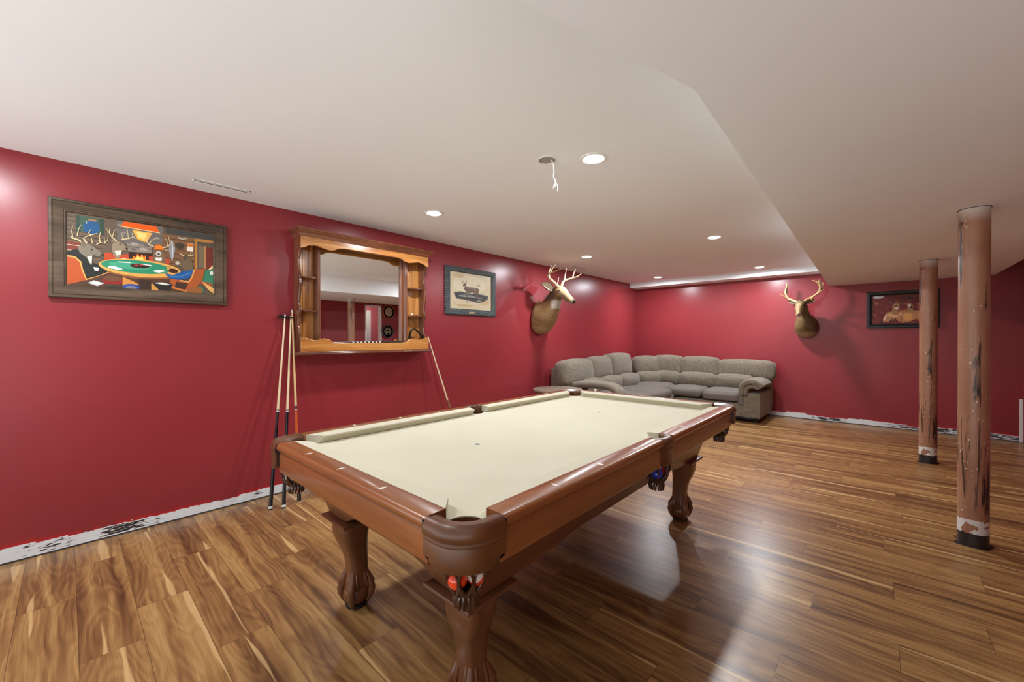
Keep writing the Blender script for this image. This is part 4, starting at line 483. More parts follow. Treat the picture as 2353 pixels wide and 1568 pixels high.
for dx, dy, dz in ((-0.010, -0.008, -0.045), (-0.004, -0.003, -0.04), (0.001, 0.001, -0.035), (0.010, 0.009, -0.062)):
    cw.tube([e, (e[0] + dx * 0.9 + 0.004, e[1] + dy * 0.9, e[2] + dz * 0.5), (e[0] + dx, e[1] + dy, e[2] + dz)], 0.0026, 6)
cw.sphere((e[0], e[1], e[2] - 0.008), 0.008, 8, 6)
cw.build('conductor', M['white_gloss'], t, label='frayed cream conductors at the wire end')
def slot_vent(y0, y1, x0, x1, label):
    t = thing('slot_vent', label, 'vent', ((x0 + x1) / 2, (y0 + y1) / 2, H))
    f = MB(); z = H
    f.box(x0, x1, y0, y0 + 0.012, z - 0.004, z).box(x0, x1, y1 - 0.012, y1, z - 0.004, z).box(x0, x0 + 0.010, y0, y1, z - 0.004, z).box(x1 - 0.010, x1, y0, y1, z - 0.004, z)
    f.build('vent_frame', M['ceil'], t, bevel=0.001)
    MB().box(x0 + 0.008, x1 - 0.008, y0 + 0.01, y1 - 0.01, z - 0.0012, z).build('slot', M['grey'], t)
    MB().box((x0 + x1) / 2 + 0.006, (x0 + x1) / 2 + 0.010, y0 + 0.01, y1 - 0.01, z - 0.0035, z - 0.001).build('damper_blade', M['ceil'], t)
slot_vent(0.59, 0.93, 0.195, 0.265, 'narrow grey slot vent in the ceiling above the card-playing deer picture')
slot_vent(5.20, 5.58, 0.245, 0.305, 'small slot vent in the ceiling behind the side-facing deer antlers')

# ------------------------------------------------------------------ support posts
def post(x, y, r, label):
    m = MB(); n = 40
    m.lathe([(r, 0.0), (r, 0.25), (r, 0.5), (r, 1.0), (r, 1.5), (r, 2.0), (r, HS)], (x, y, 0), n)
    t = thing('support_post', label, 'post', (x, y, 0), 'steel support posts')
    m.build('shaft', M['post'], t)
    c = MB().lathe([(r + 0.0005, HS - 0.003), (r + 0.005, HS - 0.001), (r + 0.005, HS), (r + 0.0005, HS)], (x, y, 0), n, cap=False)
    c.build('gap_shade_ring', M['dark'], t)  # solid black ring painting the shade of a gap at the ceiling
    b = MB().prism([(-r - .018, -r * .75), (-r * .6, -r - .004), (r * .7, -r - .004), (r + .008, -r * .5), (r + .022, r * .55), (r * .5, r + .006), (-r * .7, r + .006)], lambda u, v, z: (x + u, y + v, z), 0.0, 0.004)
    b.build('floor_gasket', M['black'], t, bevel=0.001)
post(4.173, 3.838, 0.069, 'nearer, thicker-looking scuffed brown steel post under the dropped ceiling')
post(4.112, 6.050, 0.069, 'farther brown steel post in front of the two-deer picture')

# ------------------------------------------------------------------ signs opposite the mirror
def barrel_sign(y, z, r, rim, face, mark, label):
    t = thing('barrel_sign', label, 'wall sign', (XR, y, z), 'round barrel signs')
    MB().lathe([(r, 0.0), (r, -0.05), (r - 0.004, -0.055), (r - 0.022, -0.055), (r - 0.026, -0.045), (r - 0.026, 0.0)], (XR, y, z), 36, 'x', cap=False).build('rim', rim, t)
    m = MB().col(face); m.lathe([(r - 0.024, -0.040), (0.0005, -0.040)], (XR, y, z), 36, 'x')
    for c, pts in mark:
        m.col(c); n = len(pts); m.add([(XR - 0.0415, y - u * r, z + v * r) for u, v in pts], [tuple(range(n))])
    m.build('face', M['art'], t)
def circ(cx, cy, rx, ry, n=18, a0=0): return [(cx + rx * math.cos(2 * PI * i / n + a0), cy + ry * math.sin(2 * PI * i / n + a0)) for i in range(n)]
cream = lin((205, 195, 165)); blk = lin((38, 34, 34)); rd = lin((170, 50, 40))
mk = [(cream, circ(0, 0, .62, .62))]
for i in range(9):
    a = i * 2 * PI / 9
    mk.append((blk, [(math.cos(a + d) * q, math.sin(a + d) * q) for d, q in ((-.15, .2), (.25, .58), (.42, .5), (.15, .18))]))
barrel_sign(5.185, 1.945, 0.165, plain('red_barrel_rim', (0.30, 0.08, 0.03), 0.4), rd, mk, 'red-rimmed round sign with black and cream swirl, upper one reflected in the mirror')
mk2 = [(lin((120, 110, 85)), circ(0, 0.05, .6, .6)), (lin((70, 62, 48)), [(-.4, .2), (.4, .2), (.4, .1), (-.4, .1)]), (lin((70, 62, 48)), [(-.3, 0), (.3, 0), (.3, -.08), (-.3, -.08)]), (rd, circ(-.1, -.35, .2, .16))]
barrel_sign(5.155, 1.475, 0.155, plain('dark_barrel_rim', (0.045, 0.035, 0.03), 0.4), lin((90, 84, 64)), mk2, 'dark-rimmed round sign with a red spot, lower one reflected in the mirror')

# ------------------------------------------------------------------ pictures
def picture(name, label, fn, u0, u1, v0, v1, iu0, iu1, iv0, iv1, prof, mat, art):
    """fn(u, v, d): along the wall, up, out from the wall"""
    t = thing(name, label, 'framed picture', fn((u0 + u1) / 2, v0, 0.0))
    m = MB(); rings = []
    for s, d in prof:       # s: 0 outer edge .. 1 inner edge
        a, b, c, e = u0 + (iu0 - u0) * s, u1 + (iu1 - u1) * s, v0 + (iv0 - v0) * s, v1 + (iv1 - v1) * s
        rings.append([fn(a, c, d), fn(b, c, d), fn(b, e, d), fn(a, e, d)])
    m.loft(rings, cap0=False, cap1=False)
    m.build('frame', mat, t, smooth=20)
    c = MB(); d0 = prof[-1][1] + 0.001
    c.box(0, 0, 0, 0, 0, 0); c.v = []; c.f = []; c.c = []
    bk = [fn(iu0, iv0, d0 - 0.003), fn(iu1, iv0, d0 - 0.003), fn(iu1, iv1, d0 - 0.003), fn(iu0, iv1, d0 - 0.003)]
    c.col((0.1, 0.08, 0.06)).add(bk, [(0, 1, 2, 3)])
    for i, (rgb, poly) in enumerate(art):
        d = d0 + i * 0.000045
        c.col(lin(rgb)); n = len(poly)
        c.add([fn(iu0 + (iu1 - iu0) * a, iv0 + (iv1 - iv0) * b, d) for a, b in poly], [tuple(range(n))])
    cv = c.build('canvas', M['art'], t, smooth=0)
    return t
LW = lambda u, v, d: (d, u, v)
BW = lambda u, v, d: (u, D - d, v)
P1 = [(0, 0.0), (0, 0.030), (0.06, 0.036), (0.20, 0.036), (0.22, 0.029), (0.25, 0.029), (0.30, 0.032), (0.84, 0.024), (0.86, 0.019), (0.93, 0.019), (1.0, 0.014), (1.0, 0.006)]
picture('framed_painting', 'large framed picture of deer playing cards at a green table', LW, -0.073, 0.827, 1.557, 2.165, 0.003, 0.747, 1.641, 2.091, P1, M['frame_y'], ART_CARDS)
P2 = [(0, 0.0), (0, 0.022), (0.1, 0.027), (0.5, 0.029), (0.9, 0.024), (1.0, 0.018), (1.0, 0.008)]
t = picture('framed_print', 'framed print of a lone stag with a slate-blue ribbed frame', LW, 2.944, 3.767, 1.587, 2.158, 3.018, 3.70, 1.660, 2.098, P2, M['bark'], ART_STAG)
MB().box(0.026, 0.031, 3.30, 3.39, 1.607, 1.630).build('plaque', M['brass'], t, bevel=0.002, label='small brass nameplate on the lower frame')
P3 = [(0, 0.0), (0, 0.026), (0.15, 0.034), (0.6, 0.034), (0.8, 0.026), (0.85, 0.028), (1.0, 0.020), (1.0, 0.008)]
picture('framed_picture', 'black-framed picture of two deer in red autumn brush on the end wall', BW, 3.593, 4.337, 1.446, 1.974, 3.648, 4.282, 1.499, 1.917, P3, M['frame_black'], ART_PAIR)
# ------------------------------------------------------------------ pool table
TX, TY, ZT = 2.254, 1.957, 0.819
HX, HY = 0.727, 1.3135           # half outer size
BED = ZT - 0.044
table = thing('pool_table', 'large cherry-wood pool table with beige felt and carved claw-foot legs', 'pool table', (TX, TY, 0))
W3 = lambda x, y, z: (TX + x, TY + y, z)
CO = 0.157                       # corner casting reach along a rail
SO = 0.070                       # side casting half-width
RAIL = [(0.077, ZT - 0.040), (0.077, ZT - 0.001), (0.074, ZT), (0.013, ZT), (0.007, ZT - 0.003), (0.002, ZT - 0.010), (0.0, ZT - 0.020), (0.002, ZT - 0.029),
        (0.007, ZT - 0.035), (0.013, ZT - 0.038), (0.015, ZT - 0.043), (0.030, ZT - 0.043)]
def rail_piece(side, a0, a1):
    """side: which edge; a0..a1 along it"""
    def P(u, a, z):
        if side == 'e': return W3(HX - u, a, z)
        if side == 'w': return W3(-HX + u, a, z)
        if side == 's': return W3(a, -HY + u, z)
        return W3(a, HY - u, z)
    mat = M['cherry_y'] if side in 'ew' else M['cherry_x']
    r = MB(); r.loft([[P(u, a, z) for u, z in RAIL] for a in (a0, a1)])
    ro = r.build('rail', mat, table, smooth=30)
    ap = MB()
    prof = [(0.014, ZT - 0.041), (0.012, ZT - 0.060), (0.012, 0.700), (0.014, 0.688), (0.018, 0.684), (0.036, 0.684), (0.036, ZT - 0.041)]
    ap.loft([[P(u, a, z) for u, z in prof] for a in (a0, a1)])
    ap.build('apron', mat, table, smooth=30)
    return ro, P
L = 2.345; WP = 1.1725
def cushion(P, n0, n1, b0, b1):
    """nose n0..n1, back b0..b1"""
    c = MB(); pr = [(0.0765, ZT - 0.0005, 'b'), (0.125, ZT - 0.003, 'n'), (0.139, ZT - 0.006, 'n'), (0.141, ZT - 0.011, 'n'), (0.136, ZT - 0.018, 'n'), (0.121, BED + 0.001, 'm'), (0.0765, BED + 0.001, 'b')]
    rings = []
    for e in (0, 1):
        ring = []
        for u, z, k in pr:
            n = (n0, n1)[e]; b = (b0, b1)[e]
            f = (u - 0.0765) / (0.141 - 0.0765)
            ring.append(P(u, b + (n - b) * f, z))
        rings.append(ring)
    c.loft(rings)
    c.build('cushion', M['felt'], table, smooth=30)
def sights(P, ro, al):
    for a in al:
        s = MB(); u = 0.038
        pts = [(u - 0.018, a), (u, a + 0.0075), (u + 0.018, a), (u, a - 0.0075)]
        s.add([P(p, q, ZT + 0.0006) for p, q in pts] + [P(p, q, ZT - 0.001) for p, q in pts], [(0, 1, 2, 3), (0, 1, 5, 4), (1, 2, 6, 5), (2, 3, 7, 6), (3, 0, 4, 7)])
        s.build('sight', M['pearl'], ro, smooth=0)
nz = 0.141 + 0.085               # nose start measured from the outer corner
for side in 'sn':
    ro, P = rail_piece(side, -HX + CO, HX - CO)
    cushion(P, -HX + nz, HX - nz, -HX + 0.160, HX - 0.160)
    sights(P, ro, [-WP / 4, 0, WP / 4])
for side in 'ew':
    for s in (-1, 1):
        a, b = (SO, HY - CO) if s > 0 else (-HY + CO, -SO)
        ro, P = rail_piece(side, a, b)
        if s > 0: cushion(P, 0.068, HY - nz, 0.060, HY - 0.160)
        else: cushion(P, -HY + nz, -0.068, -HY + 0.160, -0.060)
        sights(P, ro, [s * L / 8 * i for i in (1, 2, 3)])
# slate and felt bed with the pocket mouths cut out
def bed_poly(off):
    pts = []
    def corner(sx, sy):
        c = 0.110; r = 0.060; o = []
        a0 = math.asin((off - c) / r) if abs(off - c) < r else 0
        n = 14
        for i in range(n + 1):
            a = a0 + (PI / 2 - 2 * a0) * i / n
            o.append((sx * (HX - c - r * math.cos(a)), sy * (HY - c - r * math.sin(a))))
        return o              # from edge x-side .. to y-side
    def side(sx):
        c = 0.074; r = 0.058; d = off - c; q = math.sqrt(r * r - d * d); a0 = math.atan2(q, d)
        return [(sx * (HX - c - r * math.cos(a)), r * math.sin(a)) for a in [-a0 + 2 * a0 * i / 14 for i in range(15)]]
    # counter clockwise from the south-east
    pts += corner(1, -1)[::-1] if False else []
    se = corner(1, -1); ne = corner(1, 1); nw = corner(-1, 1); sw = corner(-1, -1)
    # corner() runs with a=0 at x-most-inner .. a=90deg at y-most-inner
    pts += se[::-1]; pts = se[:]            # placeholder order fixed below
    order = []
    order += se if se[0][1] < se[-1][1] else se[::-1]
    order += side(1)
    order += ne if ne[0][1] < ne[-1][1] else ne[::-1]
    order += nw if nw[0][1] > nw[-1][1] else nw[::-1]
    order += side(-1)[::-1]
    order += sw if sw[0][1] > sw[-1][1] else sw[::-1]
    return order
bp = bed_poly(0.100)
MB().prism(bp, lambda u, v, z: W3(u, v, z), BED - 0.004, BED).build('felt_bed', M['felt'], table, smooth=0)
MB().prism(bp, lambda u, v, z: W3(u, v, z), 0.715, BED - 0.004).build('slate', M['slate'], table, smooth=0)
for s in (-1, 1):
    sp = MB().lathe([(0.0135, 0.0), (0.0135, 0.0004), (0.006, 0.0004), (0.006, 0.0)], W3(0, s * L / 4, BED), 20, cap=False)
    sp.box(TX - 0.0035, TX + 0.0035, TY + s * L / 4 - 0.0035, TY + s * L / 4 + 0.0035, BED, BED + 0.0004)
    sp.build('spot_marker', M['spotmark'], table, smooth=0)

# leather pocket castings and moulded nets
def sheet(paths, fn, cap=True):
    """rings along the casting; fn(point, outward, q) -> profile"""
    return paths
def corner_pocket(sx, sy):
    def G(a, b, z): return W3(sx * (HX - a), sy * (HY - b), z)
    Rr = 0.112; cc = 0.128; rr = 0.070
    O = [(CO - 0.001, 0.0), (0.135, 0.0), (Rr, 0.0)] + [(Rr - Rr * math.sin(t), Rr - Rr * math.cos(t)) for t in [PI / 2 * i / 12 for i in range(1, 12)]] + [(0.0, Rr), (0.0, 0.135), (0.0, CO - 0.001)]
    n = len(O); I = []
    a0 = math.atan2(-0.064, 0.028); a1 = math.atan2(0.028, -0.064) - 2 * PI
    for i in range(n):
        a = a0 + (a1 - a0) * i / (n - 1)
        I.append((cc + rr * math.cos(a), cc + rr * math.sin(a)))
    # plan outward normals of the outer path
    rings = []
    for i in range(n):
        p = Vector(O[i]); q = Vector(I[i]); prev = Vector(O[max(i - 1, 0)]); nxt = Vector(O[min(i + 1, n - 1)])
        tg = (nxt - prev).normalized(); nm = Vector((tg.y, -tg.x))
        if nm.dot(q - p) > 0: nm = -nm
        t = i / (n - 1); edge = min(t, 1 - t)
        zb = 0.692 + 0.034 * max(0.0, 1 - edge / 0.13) ** 2
        def W(w, out, z):
            v = p.lerp(q, w) + nm * out; return G(v.x, v.y, z)
        rings.append([W(1, 0, 0.712), W(1, 0, ZT - 0.032), W(0.985, 0, ZT - 0.021), W(0.90, 0, ZT - 0.012), W(0.70, 0, ZT - 0.006), W(0.45, 0, ZT - 0.003), W(0.26, 0, ZT - 0.0015), W(0.20, 0, ZT + 0.0005),
                      W(0.15, 0, ZT + 0.0010), W(0.08, 0, ZT - 0.0015), W(0.02, 0.001, ZT - 0.009), W(0.0, 0.004, ZT - 0.018), W(0, 0.0055, ZT - 0.030), W(0, 0.004, ZT - 0.041), W(0, 0.0005, ZT - 0.046), W(0, 0.0035, ZT - 0.050), W(0, 0.0035, ZT - 0.054),
                      W(0, 0.0, ZT - 0.058), W(0, 0.0015, ZT - 0.066), W(0, 0.002, 0.72), W(0, 0.001, zb + 0.008), W(0.06, 0, zb), W(0.25, 0, zb + 0.002), W(0.3, 0, 0.712)])
    m = MB(); m.loft(rings)
    po = m.build('pocket', M['leather'], table, smooth=32, label='brown leather corner pocket')
    net(po, sx * (HX - 0.105), sy * (HY - 0.105), 0.063)
    for ax in (0, 1):     # black strips painting the shade of the gap between casting and rail
        pl = [(-0.002, ZT - 0.006), (0.012, ZT - 0.006), (0.012, 0.715), (0.008, 0.705), (0.006, ZT - 0.045), (-0.002, ZT - 0.042)]
        g = MB(); g.prism(pl, (lambda u, z, a: G(a, u, z)) if not ax else (lambda u, z, a: G(u, a, z)), CO, CO + 0.004)
        g.build('gap_shade_strip', M['black'], po, smooth=0)
def side_pocket(sx):
    def G(a, b, z): return W3(sx * (HX - a), b, z)
    hb = SO - 0.001; rings = []; n = 15
    for i in range(n):
        t = -1 + 2 * i / (n - 1)
        o = (0.012 * abs(t) ** 3 - 0.004, hb * t)
        a = PI * 0.5 * t * 1.06
        q = (0.093 - 0.060 * math.cos(a), 0.063 * math.sin(a))
        p = Vector(o); q = Vector(q)
        edge = 1 - abs(t)
        zb = 0.690 + 0.020 * max(0.0, 1 - edge / 0.2) ** 2
        def W(w, out, z):
            v = p.lerp(q, w); return G(v.x - out, v.y, z)
        rings.append([W(1, 0, 0.72), W(1, 0, ZT - 0.03), W(0.97, 0, ZT - 0.010), W(0.85, 0, ZT - 0.003), W(0.55, 0, ZT + 0.002), W(0.2, 0, ZT - 0.001), W(0.05, 0, ZT - 0.010), W(0, 0.004, ZT - 0.022), W(0, 0.004, ZT - 0.036), W(0, 0.001, ZT - 0.046),
                      W(0, 0.004, ZT - 0.050), W(0, 0.004, ZT - 0.055), W(0, 0.0, ZT - 0.060), W(0, 0.001, 0.72), W(0.02, 0.0, zb), W(0.3, 0, zb), W(0.35, 0, 0.72)])
    m = MB(); m.loft(rings)
    po = m.build('pocket', M['leather'], table, smooth=50, label='brown leather side pocket')
    net(po, sx * (HX - 0.062), 0.0, 0.060)
def net(po, x, y, r):
    MB().lathe([(0.0605, BED - 0.002), (0.0605, 0.700), (0.0640, 0.700), (0.0640, BED - 0.002)], W3(x, y, 0), 28, cap=False).build('liner', M['leather'], po, smooth=40)
    m = MB(); N = 9; zt, zc = 0.697, 0.598
    m.lathe([(r - 0.004, 0.006), (r + 0.003, 0.006), (r + 0.003, -0.006), (r - 0.004, -0.006)], W3(x, y, zt), 24, cap=False)
    for k in range(N):
        a = 2 * PI * k / N
        for s in (-1, 1):
            pth = []; rad = []
            for i in range(9):
                q = i / 8; an = a + s * (PI / N) * 1.0 * (math.sin(q * PI) ** 0.8) * (1 if q < 1 else 0)
                rr = r * (1 - 0.50 * q ** 2.8); z = zt + (zc - zt) * q
                pth.append(W3(x + rr * math.cos(an), y + rr * math.sin(an), z)); rad.append(0.0048 + 0.0034 * abs(q - 0.45) * 2)
            m.tube(pth, rad, 6)
    m.lathe([(0.024, 0.006), (0.032, 0.005), (0.034, 0.0), (0.031, -0.006), (0.029, -0.008), (0.022, -0.008)], W3(x, y, zc), 20, cap=False)
    for k in range(14):
        a = 2 * PI * k / 14
        m.tube([W3(x + 0.028 * math.cos(a), y + 0.028 * math.sin(a), zc - 0.004), W3(x + 0.033 * math.cos(a), y + 0.033 * math.sin(a), zc - 0.020), W3(x + 0.031 * math.cos(a), y + 0.031 * math.sin(a), zc - 0.040)], [0.0070, 0.0066, 0.0050], 6)
    m.lathe([(0.0005, 0), (0.026, 0), (0.026, -0.003), (0.0005, -0.003)], W3(x, y, zc - 0.002), 16)
    m.build('net', M['net'], po, smooth=60, label='glossy brown moulded net')
for sx in (-1, 1):
    for sy in (-1, 1): corner_pocket(sx, sy)
    side_pocket(sx)

# cabinet frame below the slate: flared panels with arched lower edges
ZF1, ZF0 = 0.712, 0.452
BX0, BY0, BX1, BY1 = 0.512, 1.095, 0.585, 1.165     # bottom / top half sizes
def panel(axis, s):
    n = 24; m = MB(); rings = []
    half0 = BX0 if axis == 'x' else BY0; half1 = BX1 if axis == 'x' else BY1
    arch = 0.055 if axis == 'x' else 0.035
    for i in range(n + 1):
        q = -1 + 2 * i / n
        e = max(0.0, (abs(q) - 0.40) / 0.32); e = min(1, e); e = e * e * (3 - 2 * e)
        zb = ZF0 + arch * (1 - e)
        f = (zb - ZF0) / (ZF1 - ZF0)
        a0 = q * (half0 + (half1 - half0) * f); a1 = q * half1
        ring = []
        for z, th, a in ((zb, 0.0, a0), (ZF1, 0.0, a1), (ZF1, 0.025, a1 * 0.97), (zb, 0.025, a0 * 0.97)):
            g = (z - ZF0) / (ZF1 - ZF0)
            if axis == 'x': ring.append(W3(a, s * (BY0 + (BY1 - BY0) * g - th), z))
            else: ring.append(W3(s * (BX0 + (BX1 - BX0) * g - th), a, z))
        rings.append(ring)
    m.loft(rings)
    m.build('cabinet_panel', M['cabinet_x'] if axis == 'x' else M['cabinet_y'], table, smooth=30, bevel=0.002)
for ax in 'xy':
    for s in (-1, 1): panel(ax, s)

# legs
def leg(sx, sy):
    px, py = sx * 0.418, sy * 1.005
    c = MB(); hp = 0.118
    pr = [(hp - 0.010, 0.452), (hp, 0.447), (hp + 0.003, 0.441), (hp, 0.434), (hp - 0.006, 0.430)]
    c.loft([[W3(px + a * h, py + b * h, z) for a, b in ((-1, -1), (1, -1), (1, 1), (-1, 1))] for h, z in pr])
    prof = [(0.430, 0.150, 0.012), (0.400, 0.156, 0.018), (0.365, 0.150, 0.020), (0.325, 0.132, 0.016), (0.285, 0.112, 0.009), (0.245, 0.099, 0.003), (0.205, 0.093, 0.0), (0.165, 0.095, 0.0), (0.130, 0.104, 0.001), (0.100, 0.106, 0.002), (0.06, 0.09, 0.002)]
    m = MB(); rings = []; n = 32
    for z, w, sh in prof:
        ring = []
        for k in range(n):
            a = 2 * PI * k / n; ca, sa = math.cos(a), math.sin(a); e = 0.62
            ux = math.copysign(abs(ca) ** e, ca) * w * 0.5; uy = math.copysign(abs(sa) ** e, sa) * w * 0.5
            ring.append(W3(px + sx * sh + ux, py + sy * sh + uy, z))
        rings.append(ring)
    m.loft(rings)
    lo = m.build('leg', M['cherry_z'], table, smooth=60)
    c.build('cap_plate', M['cabinet_x'], lo, smooth=30)
    f = MB(); fx, fy = px + sx * 0.002, py + sy * 0.002
    f.sphere(W3(fx, fy, 0.062), 0.0615, 24, 16, (1, 1, 0.95))
    for k in range(4):
        a = PI / 4 + k * PI / 2
        ca, sa = math.cos(a), math.sin(a)
        pts = [(0.040, 0.195), (0.046, 0.165), (0.056, 0.138), (0.068, 0.113), (0.071, 0.098), (0.072, 0.083), (0.070, 0.060), (0.060, 0.034), (0.048, 0.014)]
        rad = [0.006, 0.013, 0.018, 0.0215, 0.0165, 0.0205, 0.0175, 0.0140, 0.008]
        f.tube([W3(fx + r * ca, fy + r * sa, z) for r, z in pts], rad, 12)
        for dq in (-0.36, 0.36):
            cb, sb = math.cos(a + dq), math.sin(a + dq)
            f.tube([W3(fx + r * cb, fy + r * sb, z) for r, z in ((0.040, 0.200), (0.046, 0.165), (0.056, 0.130), (0.062, 0.100))], [0.003, 0.008, 0.0105, 0.006], 8)
    f.build('claw_foot', M['cherry_z'], lo, smooth=60)
    p = MB().lathe([(0.0005, 0.0), (0.044, 0.0), (0.050, 0.004), (0.050, 0.016), (0.044, 0.020), (0.0005, 0.020)], W3(fx, fy, 0.0), 24)
    p.build('foot_pad', M['black'], lo, smooth=40)
for sx in (-1, 1):
    for sy in (-1, 1): leg(sx, sy)

# balls lying in the nets, and cue chalk
def ball(x, y, z, cols, label, stripe=None, tilt=(0.5, 0.3)):
    m = MB(); n, k = 20, 14; r = 0.0286; rot = Matrix.Rotation(tilt[0], 3, 'X') @ Matrix.Rotation(tilt[1], 3, 'Y')
    m.col(lin(cols)); m.sphere((x, y, z), r, n, k, rot=rot)
    if stripe is not None:
        nf = len(m.f); s = lin(stripe)
        for i in range(nf):
            c = sum((Vector(m.v[j]) for j in m.f[i]), Vector()) / len(m.f[i]) - Vector((x, y, z))
            if abs((rot.transposed() @ c).z) > 0.55 * r: m.c[i] = s
    o = m.build('billiard_ball', M['ball'], None, smooth=180, origin=(x, y, z))
    tag(o, label, 'ball', 'billiard balls in the pockets')
nx, ny = TX + HX - 0.105, TY - HY + 0.105
ball(nx + 0.001, ny - 0.0320, 0.642, (240, 70, 25), 'plain orange ball in the nearest corner pocket net')
ball(nx + 0.028, ny + 0.0162, 0.642, (215, 50, 35), 'red and white striped ball in the nearest corner pocket net', (235, 232, 220), (0.9, 0.4))
ball(nx - 0.027, ny + 0.0162, 0.642, (225, 80, 40), 'white-capped orange striped ball in the nearest corner pocket net', (235, 232, 220), (0.2, 1.1))
ball(nx + 0.001, ny + 0.001, 0.688, (232, 228, 214), 'cream ball on top in the nearest corner pocket net')
qx = TX + HX - 0.060
ball(qx + 0.010, TY - 0.029, 0.642, (30, 50, 160), 'blue ball in the side pocket net facing the room')
ball(qx + 0.006, TY + 0.029, 0.643, (150, 30, 40), 'maroon ball in the side pocket net facing the room')
lx, ly = TX - HX + 0.105, TY - HY + 0.105
ball(lx + 0.004, ly - 0.022, 0.640, (225, 215, 195), 'off-white ball in the corner pocket net beside the leaning cues')
ball(TX + HX - 0.105, TY + HY - 0.115, 0.640, (225, 205, 160), 'cream ball in the far corner pocket net near the sofa')
def chalk(x, y, z, label, s=0.0115, rz=0.3):
    m = MB(); m.cushion((x, y, z + s), (2 * s, 2 * s, 2 * s), 0.003, 0, Matrix.Rotation(rz, 3, 'Z'), 3)
    o = MB.build(m, 'chalk_cube', M['chalk'], None, origin=(x, y, z))
    d = MB().lathe([(0.0005, 0.0004), (s * 0.62, 0.0004), (s * 0.62, -0.0004), (0.0005, -0.0004)], (x, y, z + 2 * s), 14)
    d.build('worn_hollow', M['chalkdip'], o)
    tag(o, label, 'chalk', 'cubes of cue chalk')
M['chalk'] = plain('cream_chalk_wrapper', (0.66, 0.60, 0.45), 0.7, var=0.1, scale=80)
M['chalkdip'] = plain('grey_chalk', (0.20, 0.19, 0.18), 0.9)
chalk(1.828, 3.222, ZT, 'cream chalk cube on the far rail of the pool table')
# ------------------------------------------------------------------ hutch mirror on the long wall
YA, YB = 1.315, 2.600            # carcass
DX = 0.158
hutch = thing('hutch_mirror', 'carved honey-pine hutch mirror with side niches on the long red wall', 'mirror', (0.0, (YA + YB) / 2, 1.165))
# crown moulding: profile carried round three sides
def crown_ring(o, z):
    return [(0.002, YA - o, z), (DX + o, YA - o, z), (DX + o, YB + o, z), (0.002, YB + o, z)]
cr = MB(); cr.loft([crown_ring(o, z) for o, z in ((-0.010, 2.160), (0.004, 2.160), (0.006, 2.170), (0.010, 2.176), (0.013, 2.188), (0.020, 2.200), (0.030, 2.208), (0.033, 2.216), (0.040, 2.219), (0.044, 2.226), (0.042, 2.232), (0.030, 2.236), (-0.05, 2.236))])
cr.build('crown_moulding', M['pinedark_y'], hutch, smooth=30)
def scallop(z):
    """front edge depth of the end panels"""
    k = [(1.185, 0.150), (1.30, 0.150), (1.325, 0.128), (1.36, 0.098), (1.42, 0.085), (1.48, 0.094), (1.530, 0.120), (1.555, 0.132), (1.575, 0.118), (1.60, 0.104), (1.66, 0.112), (1.72, 0.126), (1.78, 0.130), (1.815, 0.126), (1.84, 0.134), (1.86, 0.118), (1.92, 0.100), (1.98, 0.098), (2.03, 0.116), (2.06, 0.140), (2.085, 0.150), (2.165, 0.150)]
    for (a, b), (c, d) in zip(k, k[1:]):
        if a <= z <= c:
            t = (z - a) / (c - a); return b + (d - b) * (t * t * (3 - 2 * t))
    return 0.15
zs = [1.185 + i * (2.165 - 1.185) / 60 for i in range(61)]
for y0, y1 in ((YA, YA + 0.020), (YB - 0.020, YB)):
    m = MB(); poly = [(0.003, 1.185)] + [(scallop(z), z) for z in zs] + [(0.003, 2.165)]
    m.prism(poly, lambda a, b, c: (a, c, b), y0, y1)
    m.build('end_panel', M['pinedark_z'], hutch, smooth=25, bevel=0.004)
for y0, y1 in ((1.478, 1.502), (2.362, 2.386)):
    m = MB().box(0.003, 0.098, y0, y1, 1.185, 2.165)
    yc = (y0 + y1) / 2
    for q in (-0.006, 0.006): m.box(0.098, 0.101, yc + q - 0.003, yc + q + 0.003, 1.19, 2.16)
    m.build('inner_stile', M['pinedark_z'], hutch, bevel=0.003)
for y0, y1 in ((YA + 0.02, 1.478), (2.386, YB - 0.02)):
    m = MB(); nb = 3; w = (y1 - y0) / nb
    for i in range(nb): m.box(0.004, 0.016, y0 + i * w + 0.0008, y0 + (i + 1) * w - 0.0008, 1.185, 2.165)
    m.build('back_board', M['pine_z'], hutch, bevel=0.0015)
    for z in (1.548, 1.836):
        n = 18; m = MB()
        poly = [(0.016, y0), (0.085, y0)] + [(0.085 + 0.040 * math.sin(PI * i / n), y0 + (y1 - y0) * i / n) for i in range(1, n)] + [(0.085, y1), (0.016, y1)]
        m.prism(poly, lambda a, b, c: (a, b, c), z - 0.014, z)
        m.build('niche_shelf', M['pinedark_y'], hutch, smooth=40, bevel=0.003)
# top valance and lower gallery rail, both with ogee ends
def edge_profile(pts, q):
    for (a, b), (c, d) in zip(pts, pts[1:]):
        if a <= q <= c:
            t = (q - a) / (c - a); return b + (d - b) * (t * t * (3 - 2 * t))
def strip(pts, zflat, top, x0, x1, name, mat):
    n = 96; low = []
    for i in range(n + 1):
        q = i / n; qq = min(q, 1 - q)
        low.append((YA + (YB - YA) * q, edge_profile(pts, qq)))
    poly = low + [(YB, zflat), (YA, zflat)]
    m = MB(); m.prism(poly, lambda a, b, c: (c, a, b), x0, x1)
    return m.build(name, mat, hutch, smooth=25, bevel=0.003)
strip([(0, 2.062), (0.015, 2.066), (0.055, 2.092), (0.10, 2.098), (0.145, 2.086), (0.185, 2.076), (0.215, 2.082), (0.255, 2.106), (0.29, 2.112), (0.5, 2.112)], 2.165, True, 0.150, 0.170, 'valance', M['pine_y'])
